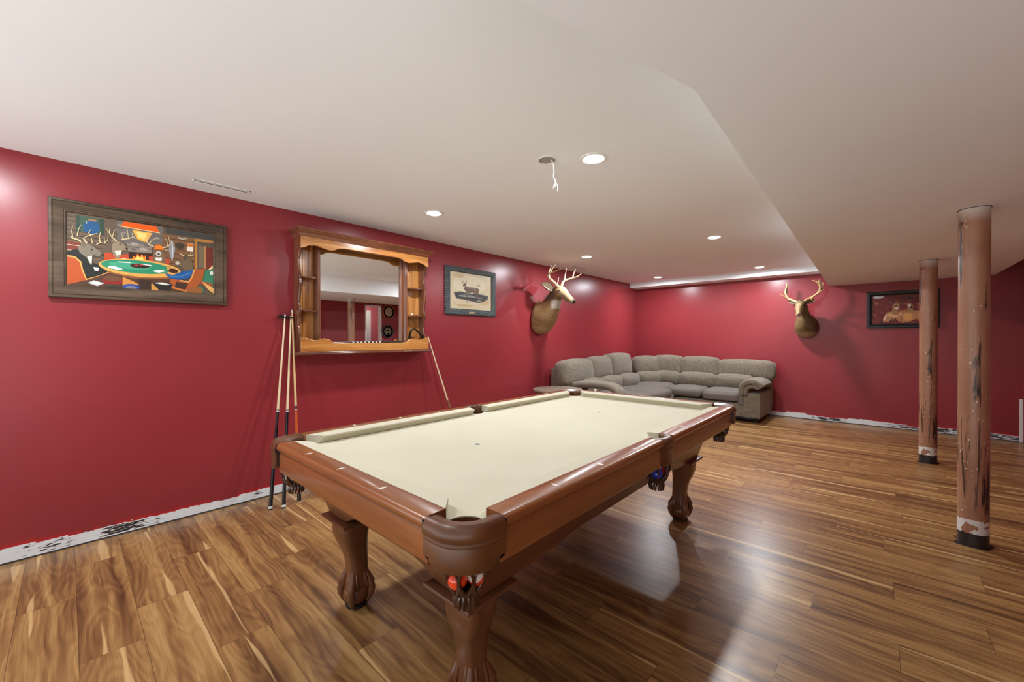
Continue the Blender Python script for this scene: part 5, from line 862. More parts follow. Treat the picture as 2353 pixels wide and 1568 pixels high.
strip([(0, 1.312), (0.03, 1.310), (0.07, 1.292), (0.10, 1.290), (0.14, 1.304), (0.175, 1.300), (0.215, 1.268), (0.25, 1.262), (0.5, 1.262)], 1.190, False, 0.150, 0.168, 'gallery_rail', M['pine_y'])
m = MB(); prof = [(0.003, 1.165), (0.186, 1.165), (0.192, 1.170), (0.192, 1.176), (0.187, 1.180), (0.190, 1.184), (0.186, 1.190), (0.003, 1.190)]
rings = []
for s, y in ((1, YA - 0.030), (1, YB + 0.030)): rings.append([(x, y, z) for x, z in prof])
m.loft(rings); m.build('base_shelf', M['pinedark_y'], hutch, smooth=30, bevel=0.002)
m = MB().box(0.016, 0.030, 1.502, 2.362, 1.19, 2.165)
m.build('backing', M['pinedark_y'], hutch)
m = MB(); fr = [(0.0, 0.030), (0.0, 0.040), (0.010, 0.042), (0.018, 0.036), (0.022, 0.031)]
a0, a1, b0, b1 = 1.502, 2.362, 1.255, 2.150
m.loft([[(x, a0 + o, b0 + o), (x, a1 - o, b0 + o), (x, a1 - o, b1 - o), (x, a0 + o, b1 - o)] for o, x in fr], cap0=False, cap1=False)
m.build('mirror_frame', M['pinedark_z'], hutch, smooth=30)
MB().box(0.0302, 0.0335, 1.510, 2.354, 1.262, 2.142).build('mirror_glass', M['mirror'], hutch, smooth=0)

# black bent strap on the hutch shelf
m = MB()
def strap(path, w, t):
    P = [Vector(p) for p in path]; rings = []
    for i, p in enumerate(P):
        d = (P[min(i + 1, len(P) - 1)] - P[max(i - 1, 0)]).normalized(); wv = Vector((1, 0, 0)); nn = d.cross(wv).normalized()
        rings.append([p + wv * w / 2 + nn * t / 2, p - wv * w / 2 + nn * t / 2, p - wv * w / 2 - nn * t / 2, p + wv * w / 2 - nn * t / 2])
    m.loft(rings)
sx = 0.095
strap([(sx, 2.378, 1.192), (sx, 2.395, 1.255), (sx, 2.418, 1.345), (sx, 2.428, 1.380), (sx, 2.445, 1.400), (sx, 2.470, 1.405), (sx, 2.495, 1.394), (sx, 2.56, 1.338), (sx, 2.572, 1.322), (sx, 2.573, 1.300), (sx, 2.560, 1.240), (sx, 2.553, 1.192)], 0.030, 0.010)
o = m.build('bent_strap', M['blackmetal'], None, smooth=40, bevel=0.001, origin=(sx, 2.465, 1.19))
tag(o, 'black bent metal strap standing on the hutch shelf, right of the mirror glass', 'metal strap')
chalk(0.085, 2.452, 1.548, 'small white chalk cube on the lower right niche shelf of the hutch', 0.0105, 0.9)

# short rest cue lying on the hutch shelf
def lathe_between(m, a, b, prof, n=14):
    a, b = Vector(a), Vector(b); d = (b - a); Ln = d.length; d.normalize(); u = d.orthogonal().normalized(); w = d.cross(u); rings = []
    for r, s in prof:
        c = a + d * (Ln * s)
        rings.append([c + u * (r * math.cos(2 * PI * k / n)) + w * (r * math.sin(2 * PI * k / n)) for k in range(n)])
    m.loft(rings)
sk = thing('cue_butt', 'dark cue section with a checkered wrap lying on the hutch shelf', 'cue', (0.118, 1.95, 1.19))
A, B = Vector((0.118, 1.545, 1.2635)), Vector((0.118, 2.31, 1.2635))
# it lies on two small cradle blocks
for yy in (1.62, 2.22): MB().box(0.100, 0.136, yy - 0.012, yy + 0.012, 1.190, 1.2535).build('cradle', M['pinedark_y'], sk, bevel=0.002)
m = MB(); m.col(lin((40, 26, 34))); lathe_between(m, A, A.lerp(B, .30), [(0.0085, 0), (0.0105, 1)])
m.col(lin((150, 150, 160))); lathe_between(m, A.lerp(B, .30), A.lerp(B, .33), [(0.0112, 0), (0.0112, 1)])
m.build('shaft', M['cue'], sk, smooth=40); m = MB()
m.col(lin((30, 22, 22))); lathe_between(m, A.lerp(B, .68), B, [(0.0125, 0), (0.0128, 0.9), (0.010, 1)])
m.build('butt_end', M['cue'], sk, smooth=40)
m = MB()
for i in range(14):
    m.col(lin((190, 175, 160) if i % 2 else (30, 24, 26))); lathe_between(m, A.lerp(B, .33 + .025 * i), A.lerp(B, .33 + .025 * (i + 1)), [(0.0115, 0), (0.0117, 1)])
m.build('checkered_wrap', M['cue'], sk, smooth=40)

# ------------------------------------------------------------------ cues leaning on the wall
def cue(tip, butt, cols, label, joint=0.515):
    t = thing('pool_cue', label, 'pool cue', butt, 'pool cues leaning on the wall')
    T, Bt = Vector(tip), Vector(butt)
    f = lambda s: T.lerp(Bt, s)
    rad = lambda s: 0.0062 + 0.0083 * max(0, s - 0.12) / 0.88
    def seg(m, s0, s1, bulge=0.0): lathe_between(m, f(s0), f(s1), [(rad(s0) + bulge, 0), (rad((s0 + s1) / 2) + bulge, 0.5), (rad(s1) + bulge, 1)])
    m = MB(); m.col(cols['shaft']); seg(m, 0.018, joint); m.build('shaft', M['cuewood'], t, smooth=40)
    m = MB(); m.col(cols.get('ferrule', lin((238, 234, 222)))); seg(m, 0.004, 0.018); m.build('ferrule', M['cue'], t, smooth=40)
    m = MB(); m.col(cols.get('tip', lin((70, 90, 110)))); seg(m, 0.0, 0.004); m.build('tip', M['cue'], t, smooth=40)
    m = MB()
    for c, s0, s1 in cols['joint']: m.col(c); seg(m, joint + s0, joint + s1, 0.0008)
    m.build('joint_collar', M['cue'], t, smooth=40)
    m = MB()
    for c, s0, s1 in cols['butt']: m.col(c); seg(m, s0, s1)
    m.build('butt', M['cue'], t, smooth=40)
    m = MB()
    for c, s0, s1 in cols['cap']: m.col(c); seg(m, s0, s1, 0.0004)
    m.build('butt_cap', M['cue'], t, smooth=40)
    return t
M['cuewood'] = vcol('cue_maple', 0.25, 0.4, 0.5, 0.12, 20, 0, (20, 20, 1))
maple = lin((228, 205, 168)); yel = lin((222, 190, 132)); bk = lin((18, 18, 24)); wh = lin((225, 225, 222)); sil = lin((170, 170, 172)); orange = lin((196, 92, 36)); rdd = lin((150, 44, 26))
blackcue = dict(shaft=maple, joint=[(bk, 0, .004), (wh, .004, .011), (bk, .011, .016)], butt=[(bk, .531, .985)], cap=[(wh, .985, .996), (bk, .996, 1)])
cue((0.016, 1.243, 1.512), (0.300, 1.036, 0.001), blackcue, 'black-butted pool cue leaning on the wall, left of the hutch and farthest left')
cue((0.016, 1.288, 1.500), (0.342, 1.116, 0.001), blackcue, 'black-butted pool cue leaning on the wall, middle of the three left of the hutch')
cue((0.018, 1.297, 1.552), (0.290, 1.248, 0.001), dict(shaft=yel, joint=[(sil, 0, .004), (lin((95, 60, 45)), .004, .020), (sil, .020, .026)], butt=[(orange, .541, .80), (lin((120, 70, 40)), .80, .86), (rdd, .86, .955)], cap=[(wh, .955, .958), (bk, .958, 1)]), 'pool cue with an orange-brown butt leaning beside the hutch')
cue((0.075, 2.655, 1.330), (0.262, 3.015, 0.001), dict(shaft=maple, joint=[(lin((120, 60, 30)), 0, .02)], butt=[(lin((160, 92, 44)), .535, .985)], cap=[(bk, .985, 1)]), 'pool cue leaning on the wall at the right end of the hutch', 0.60)
# black rubber cue clip on the wall
cl = thing('cue_clip', 'black spiky rubber cue clip on the wall, gripping the cue tips', 'cue holder', (0.0, 1.225, 1.492))
m = MB(); m.cushion((0.010, 1.235, 1.484), (0.020, 0.085, 0.022), 0.006, 0.002, None, 4); m.build('base', M['black'], cl, smooth=60)
m = MB()
for y, z in ((1.243, 1.484), (1.288, 1.484)):
    pts = []
    for i in range(13):
        a = R(-60 + 300 * i / 12); pts.append((0.024 - 0.012 * math.cos(a), y + 0.012 * math.sin(a), z))
    m.tube(pts, 0.004, 6, 1.6)
m.build('gripper', M['black'], cl, smooth=60)
m = MB()
for (y1, z1, x1) in ((1.150, 1.484, 0.03), (1.165, 1.502, 0.05), (1.175, 1.470, 0.045), (1.190, 1.512, 0.05), (1.20, 1.466, 0.04), (1.315 - 0.02, 1.47, 0.05)):
    m.tube([(0.016, 1.225, 1.484), (0.5 * (0.016 + x1), 0.5 * (1.225 + y1), 0.5 * (1.488 + z1)), (x1, y1, z1)], [0.006, 0.0045, 0.001], 6)
m.build('spikes', M['black'], cl, smooth=60)

# ------------------------------------------------------------------ sectional sofa in the far corner
sofa = thing('sectional_sofa', 'taupe L-shaped sectional sofa in the far corner of the room', 'sofa', (0.9, 7.2, 0.0))
F, F2 = M['fabric'], M['fabric2']
def part(name, mat, *a, **kw):
    m = MB(); m.cushion(*a, **kw); return m.build(name, mat, sofa, smooth=70)
RZ = lambda a: Matrix.Rotation(R(a), 3, 'Z')
RX = lambda a: Matrix.Rotation(R(a), 3, 'X')
RY = lambda a: Matrix.Rotation(R(a), 3, 'Y')
# carcass
part('base_panel', F, (1.76, 7.42, 0.185), (1.27, 0.76, 0.215), rad=0.02, puff=0.0, n=3)
part('base_panel', F, (0.60, 6.35, 0.21), (1.02, 2.75, 0.25), rad=0.02, puff=0.0, n=3)
part('back_panel', F, (1.42, 7.90, 0.46), (1.98, 0.13, 0.76), rad=0.03, puff=0.0, n=4)
part('back_panel', F, (0.115, 6.42, 0.475), (0.15, 2.98, 0.77), rad=0.03, puff=0.0, n=4)
# right arm: side box and padded top rolling over the front
part('arm_box', F, (2.285, 7.47, 0.265), (0.235, 0.86, 0.39), rad=0.025, puff=0.0, n=3)
def roll(path, width, thick, axis, name='arm_pad'):
    m = MB(); P = [Vector(p) for p in path]; rings = []; n = 20
    for i, p in enumerate(P):
        d = (P[min(i + 1, len(P) - 1)] - P[max(i - 1, 0)]).normalized(); wv = Vector(axis); nn = d.cross(wv).normalized()
        f = 1.0 if 0 < i < len(P) - 1 else 0.55
        ring = []
        for k in range(n):
            a = 2 * PI * k / n; ca, sa = math.cos(a), math.sin(a)
            ring.append(p + wv * (math.copysign(abs(ca) ** 0.55, ca) * width / 2 * (0.9 + 0.1 * f)) + nn * (math.copysign(abs(sa) ** 0.75, sa) * thick / 2 * f))
        rings.append(ring)
    m.loft(rings); return m.build(name, F, sofa, smooth=70, sub=1)
def arch_band(pts, thick, ys, name):
    """padded band following an arch across the arm, run along its length"""
    P = [Vector((x, z)) for x, z in pts]; n = len(P); fine_ = []
    for i in range(n - 1):
        p0, p1, p2, p3 = P[max(i - 1, 0)], P[i], P[i + 1], P[min(i + 2, n - 1)]
        for j in range(4):
            t = j / 4; fine_.append((p1 * 2 + (p2 - p0) * t + (p0 * 2 - p1 * 5 + p2 * 4 - p3) * t * t + (p1 * 3 - p0 - p2 * 3 + p3) * t ** 3) * 0.5)
    fine_.append(P[-1]); m = MB(); rings = []
    for y, k, dz in ys:
        up_, lo_ = [], []
        for i, p in enumerate(fine_):
            d = (fine_[min(i + 1, len(fine_) - 1)] - fine_[max(i - 1, 0)]).normalized(); nn = Vector((-d.y, d.x))
            e = min(i, len(fine_) - 1 - i); h = thick / 2 * k * (1.0 if e > 1 else (0.85 if e == 1 else 0.5))
            a_, b_ = p + nn * h, p - nn * h
            up_.append((a_.x, y, a_.y + dz)); lo_.append((b_.x, y, b_.y + dz))
        rings.append(up_ + lo_[::-1])
    m.loft(rings); return m.build(name, F, sofa, smooth=70)
arch_band([(2.165, 0.425), (2.148, 0.500), (2.170, 0.575), (2.235, 0.622), (2.315, 0.628), (2.385, 0.600), (2.425, 0.550)], 0.085, [(7.005, 0.35, 0), (7.010, 0.75, 0), (7.025, 0.97, 0), (7.06, 1.0, 0), (7.30, 1.02, 0.008), (7.60, 1.0, 0.0), (7.74, 0.95, -0.02), (7.80, 0.7, -0.04)], 'arm_pad')
arch_band([(2.215, 0.415), (2.205, 0.480), (2.225, 0.530), (2.275, 0.558), (2.335, 0.556), (2.385, 0.530)], 0.060, [(7.015, 0.35, 0), (7.022, 0.8, 0), (7.04, 1.0, 0), (7.40, 1.0, 0), (7.70, 1.0, 0)], 'arm_welt')
# left arm, along the near end
part('arm_box', F, (0.62, 5.055, 0.30), (0.98, 0.20, 0.46), rad=0.03, puff=0.0, n=3)
roll([(0.30, 5.06, 0.590), (0.42, 5.06, 0.622), (0.66, 5.06, 0.645), (0.92, 5.06, 0.650), (1.05, 5.06, 0.628), (1.12, 5.06, 0.575), (1.135, 5.06, 0.51), (1.12, 5.06, 0.46)], 0.235, 0.105, (0, 1, 0))
# back run cushions
def back(x0, x1, zt, tilt=-7, zb=0.625, y=7.70):
    part('back_cushion', F, ((x0 + x1) / 2, y, (zt + zb) / 2), (x1 - x0 + 0.012, 0.22, zt - zb + 0.02), rad=0.062, puff=0.024, rot=RX(tilt), n=10)
def lumbar(x0, x1, y=7.60, z0=0.455, z1=0.665):
    part('lumbar_cushion', F, ((x0 + x1) / 2, y, (z0 + z1) / 2), (x1 - x0 + 0.02, 0.22, z1 - z0 + 0.03), rad=0.07, puff=0.028, n=8)
back(1.655, 2.475, 0.915); back(1.035, 1.645, 0.945); back(0.50, 1.025, 0.955)
lumbar(1.64, 2.21); lumbar(1.02, 1.63); lumbar(0.55, 1.01)
for x0, x1 in ((1.56, 2.135), (0.985, 1.545)):
    part('seat_cushion', F2, ((x0 + x1) / 2, 7.345, 0.385), (x1 - x0, 0.60, 0.155), rad=0.06, puff=0.022, n=8)
part('footrest_flap', F2, (1.845, 7.035, 0.365), (0.52, 0.035, 0.10), rad=0.012, puff=0.006, n=4)
part('flap_shade_strip', M['dark'], (1.845, 7.055, 0.300), (0.52, 0.02, 0.05), rad=0.004, puff=0.0, n=2)  # solid black strip painting the shade below the flap
part('front_panel', F2, (2.135, 7.06, 0.345), (0.085, 0.05, 0.19), rad=0.012, puff=0.0, n=3)
# corner wedge
part('back_cushion', F, (0.405, 7.50, 0.775), (0.50, 0.22, 0.34), rad=0.075, puff=0.03, rot=RZ(48) @ RX(-8), n=9)
part('lumbar_cushion', F, (0.50, 7.38, 0.545), (0.46, 0.20, 0.23), rad=0.07, puff=0.03, rot=RZ(46), n=8)
part('seat_cushion', F2, (0.70, 7.10, 0.405), (0.62, 0.72, 0.17), rad=0.07, puff=0.022, n=8)
# left run cushions (backs against the long wall)
def backl(y0, y1, zt, zb=0.635, x=0.29, tilt=7):
    part('back_cushion', F, (x, (y0 + y1) / 2, (zt + zb) / 2), (0.24, y1 - y0 + 0.012, zt - zb + 0.02), rad=0.075, puff=0.03, rot=RY(-tilt), n=10)
backl(4.845, 5.60, 0.955, 0.60); backl(5.60, 6.20, 0.975); backl(6.20, 6.93, 1.010)
for y0, y1 in ((5.18, 5.72), (5.72, 6.32), (6.32, 6.98)):
    part('lumbar_cushion', F, (0.43, (y0 + y1) / 2, 0.555), (0.22, y1 - y0 + 0.02, 0.23), rad=0.07, puff=0.026, n=8)
for y0, y1 in ((5.18, 5.93), (5.95, 6.72)):
    part('seat_cushion', F2, (0.83, (y0 + y1) / 2, 0.40), (0.78, y1 - y0, 0.165), rad=0.065, puff=0.022, n=8)
for x, y in ((2.33, 7.12), (2.33, 7.82), (1.2, 7.12), (0.2, 5.05), (1.05, 5.05), (1.05, 6.6), (0.2, 7.8)):
    MB().lathe([(0.0005, 0.0), (0.022, 0.0), (0.028, 0.085), (0.0005, 0.085)], (x, y, 0), 14).build('foot', M['black'], sofa, smooth=40)
MB().box(1.2, 2.35, 7.16, 7.78, 0.03, 0.085).build('mechanism', M['black'], sofa)

# round side table between the sofa and the wall
st = thing('side_table', 'round grey-brown side table at the near end of the sofa', 'side table', (0.50, 4.475, 0.0))
MB().lathe([(0.0005, 0.592), (0.325, 0.592), (0.333, 0.597), (0.334, 0.612), (0.328, 0.620), (0.0005, 0.620)], (0.50, 4.475, 0), 56).build('tabletop', M['table_top'], st, smooth=40)
MB().lathe([(0.29, 0.545), (0.29, 0.592), (0.275, 0.592), (0.275, 0.545)], (0.50, 4.475, 0), 48, cap=False).build('apron', M['table_top'], st, smooth=40)
for a in (45, 135, 225, 315):
    ca, sa = math.cos(R(a)), math.sin(R(a))
    MB().tube([(0.50 + 0.25 * ca, 4.475 + 0.25 * sa, 0.59), (0.50 + 0.27 * ca, 4.475 + 0.27 * sa, 0.0)], [0.026, 0.017], 10).build('leg', M['table_top'], st, smooth=50)

# ------------------------------------------------------------------ deer heads
TAN = lin((150, 116, 78)); DARK = lin((104, 80, 56)); PALE = lin((205, 190, 165)); WHT = lin((222, 214, 200)); CREAM = lin((214, 186, 140))
def deer(label, origin, rotz, spine, ears, eyes, nose, antlers, face, patch, ear_in, n=40):
    root = thing('deer_head', label, 'deer head', origin)
    Rm = Matrix.Rotation(rotz, 3, 'Z'); O = Vector(origin)
    G = lambda p: O + Rm @ Vector((p[0], p[1], 0)) + Vector((0, 0, p[2]))
    ox = Vector(origin)
    def GG(p): return Vector((ox.x, ox.y, 0)) + Rm @ Vector((p[0], p[1], 0)) + Vector((0, 0, p[2]))
    m = MB(); rings = []
    for x, lat, z, ang, w, h in spine:
        a = R(ang); upv = Vector((-math.sin(a), 0, math.cos(a))); ring = []
        for k in range(n):
            t = 2 * PI * k / n; c, s = math.cos(t), math.sin(t)
            ww = w * (1.0 - 0.16 * s)       # a little fuller below
            ring.append(GG(Vector((x, lat, z)) + Vector((0, ww * c, 0)) + upv * (h * s)))
        rings.append(ring)
    # resample for a smooth skin
    fine = []
    for i in range(len(rings) - 1):
        r0 = rings[max(i - 1, 0)]; r1 = rings[i]; r2_ = rings[i + 1]; r3 = rings[min(i + 2, len(rings) - 1)]
        for j in range(6):
            t = j / 6; t2, t3 = t * t, t * t * t
            fine.append([(p1 * 2 + (p2 - p0) * t + (p0 * 2 - p1 * 5 + p2 * 4 - p3) * t2 + (p1 * 3 - p0 - p2 * 3 + p3) * t3) * 0.5 for p0, p1, p2, p3 in zip(r0, r1, r2_, r3)])
    fine.append(rings[-1])
    m.loft(fine)
    m.colored = True
    inv = Rm.transposed()
    for i, f in enumerate(m.f):
        c = sum((Vector(m.v[j]) for j in f), Vector()) / len(f)
        l = inv @ Vector((c.x - ox.x, c.y - ox.y, 0)); l.z = c.z
        m.c[i] = patch(l)
    bo = m.build('body', M['fur'], root, smooth=180)
    ca = bo.data.color_attributes['Col']; rnd = random.Random(3); cache = {}
    jit = [Vector((rnd.uniform(-1, 1), rnd.uniform(-1, 1), rnd.uniform(-1, 1))) * 0.016 for _ in range(14)]
    for v in bo.data.vertices:
        w_ = v.co + ox; l = inv @ Vector((w_.x - ox.x, w_.y - ox.y, 0)); l.z = w_.z
        cs = [patch(l + j_) for j_ in jit]; cache[v.index] = tuple(sum(c[i] for c in cs) / len(cs) for i in range(3))
    for lp in bo.data.loops:
        c = cache[lp.vertex_index]; ca.data[lp.index].color = (c[0], c[1], c[2], 1)
    for s in (-1, 1):
        b, tip, wd = ears
        B0 = Vector((b[0], b[1] * s + b[3], b[2])); T0 = Vector((tip[0], tip[1] * s + b[3], tip[2]))
        d = (T0 - B0); Ln = d.length; d.normalize(); fwd = Vector((0.75, -0.35 * s, -0.15)); fwd = (fwd - d * fwd.dot(d)).normalized(); wv = d.cross(fwd)
        outer, inner = MB(), MB(); N = 12
        def sheet_(mm, off, shrink):
            rr = []
            for i in range(N + 1):
                q = i / N; hw = wd * shrink * (0.40 + 0.9 * math.sin(PI * min(1, q * 0.92 + 0.10)) ** 0.9) * (1 - q ** 5) * 0.78 + 0.0015
                ring = []
                for k in range(9):
                    u = -1 + 2 * k / 8
                    ring.append(GG(B0 + d * (Ln * q) + wv * (hw * u) + fwd * (off + 0.75 * hw * (u * u) - 0.3 * hw)))
                rr.append(ring)
            return rr
        ro = sheet_(outer, -0.004, 1.0); ri = sheet_(inner, 0.002, 0.93)
        outer.col(DARK)
        # closed shell: back sheet plus front sheet
        ring2 = [a + b_[::-1] for a, b_ in zip(ro, ri)]
        outer.loft(ring2)
        eo = outer.build('ear', M['fur'], root, smooth=70)
        inn = sheet_(inner, 0.0035, 0.74)
        inner.col(ear_in); inner.loft([a + b_[::-1] for a, b_ in zip(inn, sheet_(inner, 0.0025, 0.74))])
        inner.build('ear_lining', M['fur'], eo, smooth=70)
        e = eyes
        MB().sphere(GG((e[0], e[1] * s + e[3], e[2])), e[4], 14, 10).build('eye', M['eye'], root, smooth=180)
    nm = MB(); nm.sphere(GG(nose[:3]), nose[3], 14, 10, (1, 1.25, 0.8)); nm.build('nose', M['nose'], root, smooth=180)
    for a in antlers:
        am = MB()
        for c, pts, r0, r1, fl in a:
            am.col(c)
            P = [GG(p) for p in pts]
            # smooth path
            Q = []
            for i in range(len(P) - 1):
                p0, p1, p2, p3 = P[max(i - 1, 0)], P[i], P[i + 1], P[min(i + 2, len(P) - 1)]
                for j in range(5):
                    t = j / 5; Q.append((p1 * 2 + (p2 - p0) * t + (p0 * 2 - p1 * 5 + p2 * 4 - p3) * t * t + (p1 * 3 - p0 - p2 * 3 + p3) * t ** 3) * 0.5)
            Q.append(P[-1])
            am.tube(Q, [r0 + (r1 - r0) * (i / (len(Q) - 1)) for i in range(len(Q))], 10, fl)
        am.build('antler', M['antler'], root, smooth=180)
    return root
# side-facing head on the long wall
sp = [(0.0005, 0, 1.60, 0, 0.165, 0.215), (0.02, 0, 1.605, 2, 0.198, 0.245), (0.07, 0, 1.622, 12, 0.200, 0.245), (0.13, 0, 1.665, 30, 0.176, 0.205), (0.185, 0, 1.72, 44, 0.142, 0.170), (0.235, 0, 1.785, 53, 0.113, 0.140), (0.275, 0, 1.852, 55, 0.096, 0.118),
      (0.312, 0, 1.918, 42, 0.088, 0.104), (0.360, 0, 1.955, 8, 0.087, 0.096), (0.412, 0, 1.955, -18, 0.086, 0.084), (0.460, 0, 1.925, -34, 0.066, 0.070), (0.510, 0, 1.880, -40, 0.047, 0.054), (0.558, 0, 1.842, -38, 0.040, 0.044), (0.596, 0, 1.815, -34, 0.039, 0.038), (0.618, 0, 1.802, -30, 0.030, 0.028), (0.628, 0, 1.797, -30, 0.016, 0.015)]
def patch_side(l):
    x, y, z = l
    if x > 0.604: return lin((60, 48, 40))
    if x > 0.52 and z < 1.80: return lin((196, 184, 166))
    if x > 0.40 and z > 1.90 - (x - 0.40) * 0.55: return lin((160, 138, 104))
    if 0.40 < x <= 0.575 and z > 1.80: return lin((140, 116, 84))
    if 0.30 < x < 0.44 and 1.725 < z < 1.845: return lin((214, 206, 192))
    if z < 1.47 and x < 0.2: return lin((168, 140, 100))
    if z > 1.84 and x < 0.36: return DARK
    return TAN
def ant_side(s):
    c1, c2 = CREAM, lin((228, 210, 172))
    return [(c1, [(0.385, 0.040 * s, 2.025), (0.355, 0.090 * s, 2.085), (0.335, 0.165 * s, 2.135), (0.352, 0.235 * s, 2.168), (0.42, 0.280 * s, 2.188), (0.505, 0.282 * s, 2.205), (0.575, 0.255 * s, 2.232)], 0.0195, 0.005, 1.0),
            (c2, [(0.340, 0.190 * s, 2.145), (0.336, 0.195 * s, 2.21), (0.352, 0.190 * s, 2.27), (0.375, 0.178 * s, 2.318)], 0.0135, 0.003, 1.0),
            (c2, [(0.415, 0.276 * s, 2.186), (0.432, 0.268 * s, 2.235), (0.462, 0.255 * s, 2.275), (0.485, 0.246 * s, 2.300)], 0.0125, 0.003, 1.0),
            (c2, [(0.372, 0.062 * s, 2.06), (0.398, 0.068 * s, 2.10), (0.405, 0.066 * s, 2.155)], 0.0105, 0.003, 1.0)]
deer('mounted whitetail deer head seen from the side on the long red wall', (0.0, 4.70, 1.60), 0.0, sp, ((0.300, 0.070, 1.990, 0.0), (0.215, 0.228, 2.085), 0.070), (0.418, 0.074, 1.968, 0.0, 0.0155), (0.622, 0, 1.820, 0.0215),
     [ant_side(-1), ant_side(1)], None, patch_side, lin((205, 190, 165)))
# front-facing head on the end wall
sq = [(0.0005, 0.0, 1.50, 0, 0.122, 0.165), (0.02, 0.0, 1.50, 2, 0.150, 0.195), (0.08, 0.0, 1.505, 12, 0.152, 0.190), (0.15, -0.005, 1.545, 36, 0.130, 0.155), (0.205, -0.012, 1.610, 56, 0.100, 0.122), (0.240, -0.020, 1.680, 64, 0.083, 0.102), (0.262, -0.028, 1.745, 60, 0.077, 0.092),
      (0.292, -0.034, 1.800, 38, 0.076, 0.082), (0.335, -0.040, 1.820, -2, 0.078, 0.074), (0.385, -0.043, 1.805, -32, 0.074, 0.066), (0.425, -0.045, 1.768, -50, 0.055, 0.060), (0.455, -0.046, 1.725, -56, 0.042, 0.050), (0.480, -0.047, 1.688, -54, 0.037, 0.043), (0.500, -0.047, 1.662, -48, 0.036, 0.036), (0.513, -0.047, 1.648, -45, 0.026, 0.024), (0.519, -0.047, 1.642, -45, 0.012, 0.012)]
def patch_front(l):
    x, y, z = l
    if x > 0.40 and z < 1.655: return lin((196, 180, 150))
    if x > 0.30 and abs(abs(y + 0.043) - 0.062) < 0.02 and 1.78 < z < 1.84: return lin((74, 56, 40))
    if x > 0.30 and z > 1.84: return lin((112, 88, 64))
    if x > 0.40: return lin((158, 130, 92))
    if z < 1.40: return lin((176, 154, 118))
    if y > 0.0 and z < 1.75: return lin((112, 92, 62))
    return lin((138, 112, 76))
def Z(zx, zy, d): return (d, (zx - 540) / 1667.0 - 0.040, 1.878 + (640 - zy) / 1667.0)
lc, dk = lin((206, 164, 112)), lin((70, 48, 34))
left = [(lc, [Z(455, 700, .33), Z(430, 650, .315), Z(340, 600, .30), Z(245, 540, .29), Z(205, 440, .285), Z(196, 330, .28), Z(222, 220, .27), Z(222, 150, .265)], 0.021, 0.006, 1.0),
        (lc, [Z(240, 545, .29), Z(165, 490, .33), Z(100, 440, .36)], 0.012, 0.003, 1.0), (lc, [Z(222, 200, .27), Z(208, 160, .27), Z(204, 145, .275)], 0.008, 0.003, 1.0),
        (lin((168, 140, 100)), [Z(200, 420, .27), Z(202, 320, .25), Z(218, 220, .235), Z(222, 165, .235)], 0.030, 0.008, 0.28),
        (lc, [Z(215, 520, .27), Z(170, 520, .25), Z(160, 545, .24)], 0.009, 0.003, 1.0), (dk, [Z(370, 660, .34), Z(440, 680, .36), Z(480, 740, .385), Z(505, 790, .40)], 0.011, 0.006, 1.0)]
right = [(lc, [Z(600, 690, .33), Z(625, 645, .315), Z(705, 590, .30), Z(805, 525, .29), Z(895, 435, .285), Z(932, 340, .28), Z(915, 260, .275), Z(865, 175, .27), Z(770, 112, .27)], 0.021, 0.006, 1.0),
         (lc, [Z(755, 572, .30), Z(880, 480, .34), Z(1012, 382, .37)], 0.012, 0.003, 1.0), (lc, [Z(640, 640, .33), Z(700, 580, .36), Z(755, 590, .37), Z(780, 640, .37)], 0.010, 0.005, 1.0),
         (lin((150, 128, 92)), [Z(925, 400, .265), Z(948, 310, .25), Z(930, 210, .245), Z(885, 130, .25)], 0.036, 0.022, 0.25),
         (lc, [Z(905, 190, .26), Z(900, 130, .26), Z(930, 100, .26)], 0.008, 0.003, 1.0), (lc, [Z(945, 260, .25), Z(985, 230, .25), Z(975, 180, .25)], 0.008, 0.003, 1.0), (lc, [Z(950, 330, .25), Z(990, 300, .25), Z(995, 265, .25)], 0.008, 0.003, 1.0), (lc, [Z(860, 170, .265), Z(845, 130, .265), Z(842, 95, .265)], 0.008, 0.003, 1.0),
         (dk, [Z(700, 700, .33), Z(640, 665, .35), Z(575, 650, .37), Z(545, 625, .38), Z(548, 595, .385)], 0.012, 0.005, 1.0)]
deer('mounted deer head with broad branching antlers, facing out from the end wall', (2.87, D, 1.50), -PI / 2, sq, ((0.305, 0.060, 1.855, -0.038), (0.275, 0.185, 1.888), 0.036), (0.402, 0.064, 1.805, -0.043, 0.0125), (0.512, -0.047, 1.660, 0.021),
     [left, right], None, patch_front, lin((120, 96, 72)))

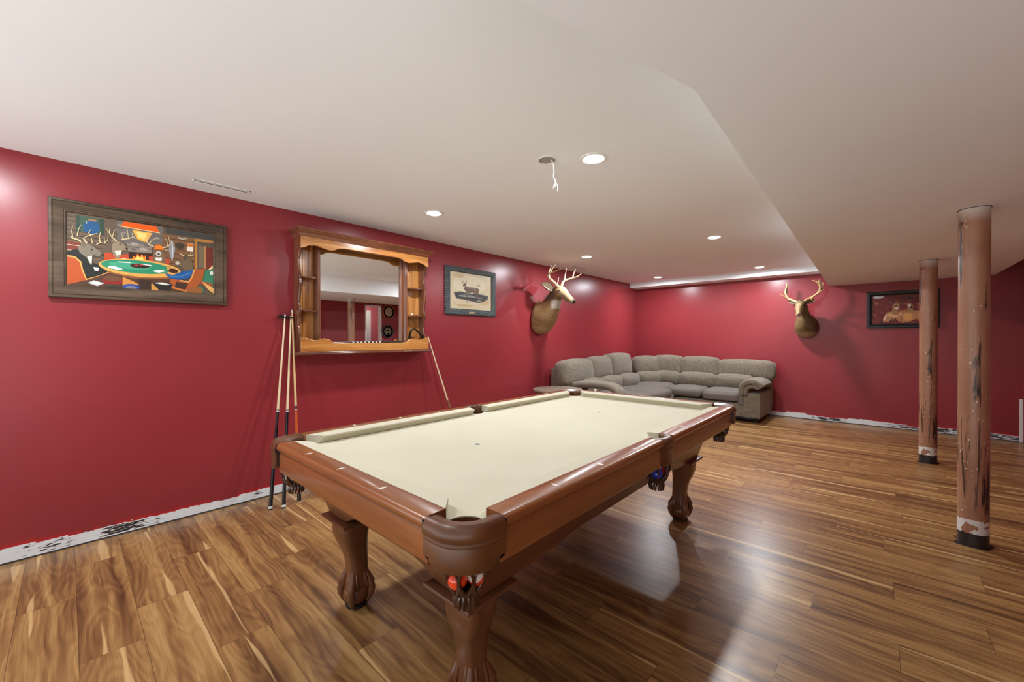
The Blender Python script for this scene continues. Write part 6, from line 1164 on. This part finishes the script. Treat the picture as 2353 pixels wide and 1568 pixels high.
# ------------------------------------------------------------------ light
hl = bpy.data.lights.new('hall_lamp', 'AREA'); hl.shape = 'DISK'; hl.size = 0.3; hl.energy = 9; hl.color = (1.0, 0.95, 0.9)
ho = bpy.data.objects.new('hall_lamp', hl); COL.objects.link(ho); ho.location = (5.7, 5.0, H - 0.02)
for x, y in ((2.4, -0.36),):  # extra unseen lamp added without a fitting, continuing the ceiling light grid
    l = bpy.data.lights.new('downlight_lamp', 'AREA'); l.shape = 'DISK'; l.size = 0.13; l.energy = LAMP_W; l.color = (0.90, 0.955, 1.0)
    lo = bpy.data.objects.new('downlight_lamp', l); COL.objects.link(lo); lo.location = (x, y, H - 0.012 if x < 2.3 or y > -1 else H - 0.012)
wd = bpy.data.worlds.new('world'); scene.world = wd; wd.use_nodes = True
wt = wd.node_tree; bg = wt.nodes['Background']
# unseen fill light added through the open near end: dim above, bright below
tc = wt.nodes.new('ShaderNodeTexCoord'); sx_ = wt.nodes.new('ShaderNodeSeparateXYZ'); wt.links.new(tc.outputs['Generated'], sx_.inputs[0])
mr = wt.nodes.new('ShaderNodeMapRange'); mr.inputs[1].default_value = -0.08; mr.inputs[2].default_value = 0.08; wt.links.new(sx_.outputs[2], mr.inputs[0])
mx = wt.nodes.new('ShaderNodeMix'); mx.data_type = 'RGBA'; wt.links.new(mr.outputs[0], mx.inputs[0])
mx.inputs[6].default_value = (FILL_BELOW, FILL_BELOW * 0.99, FILL_BELOW * 0.97, 1); mx.inputs[7].default_value = (FILL_ABOVE * 0.96, FILL_ABOVE * 0.98, FILL_ABOVE, 1)
wt.links.new(mx.outputs[2], bg.inputs[0]); bg.inputs[1].default_value = 1.0
scene.view_settings.view_transform = 'Standard'; scene.view_settings.look = 'None'
scene.view_settings.gamma = 1.0; scene.view_settings.exposure = EXPO
scene.view_settings.use_curve_mapping = False
scene.cycles.max_bounces = 10; scene.cycles.diffuse_bounces = 6; scene.cycles.glossy_bounces = 5
scene.cycles.sample_clamp_indirect = 6.0
scene.cycles.use_denoising = True
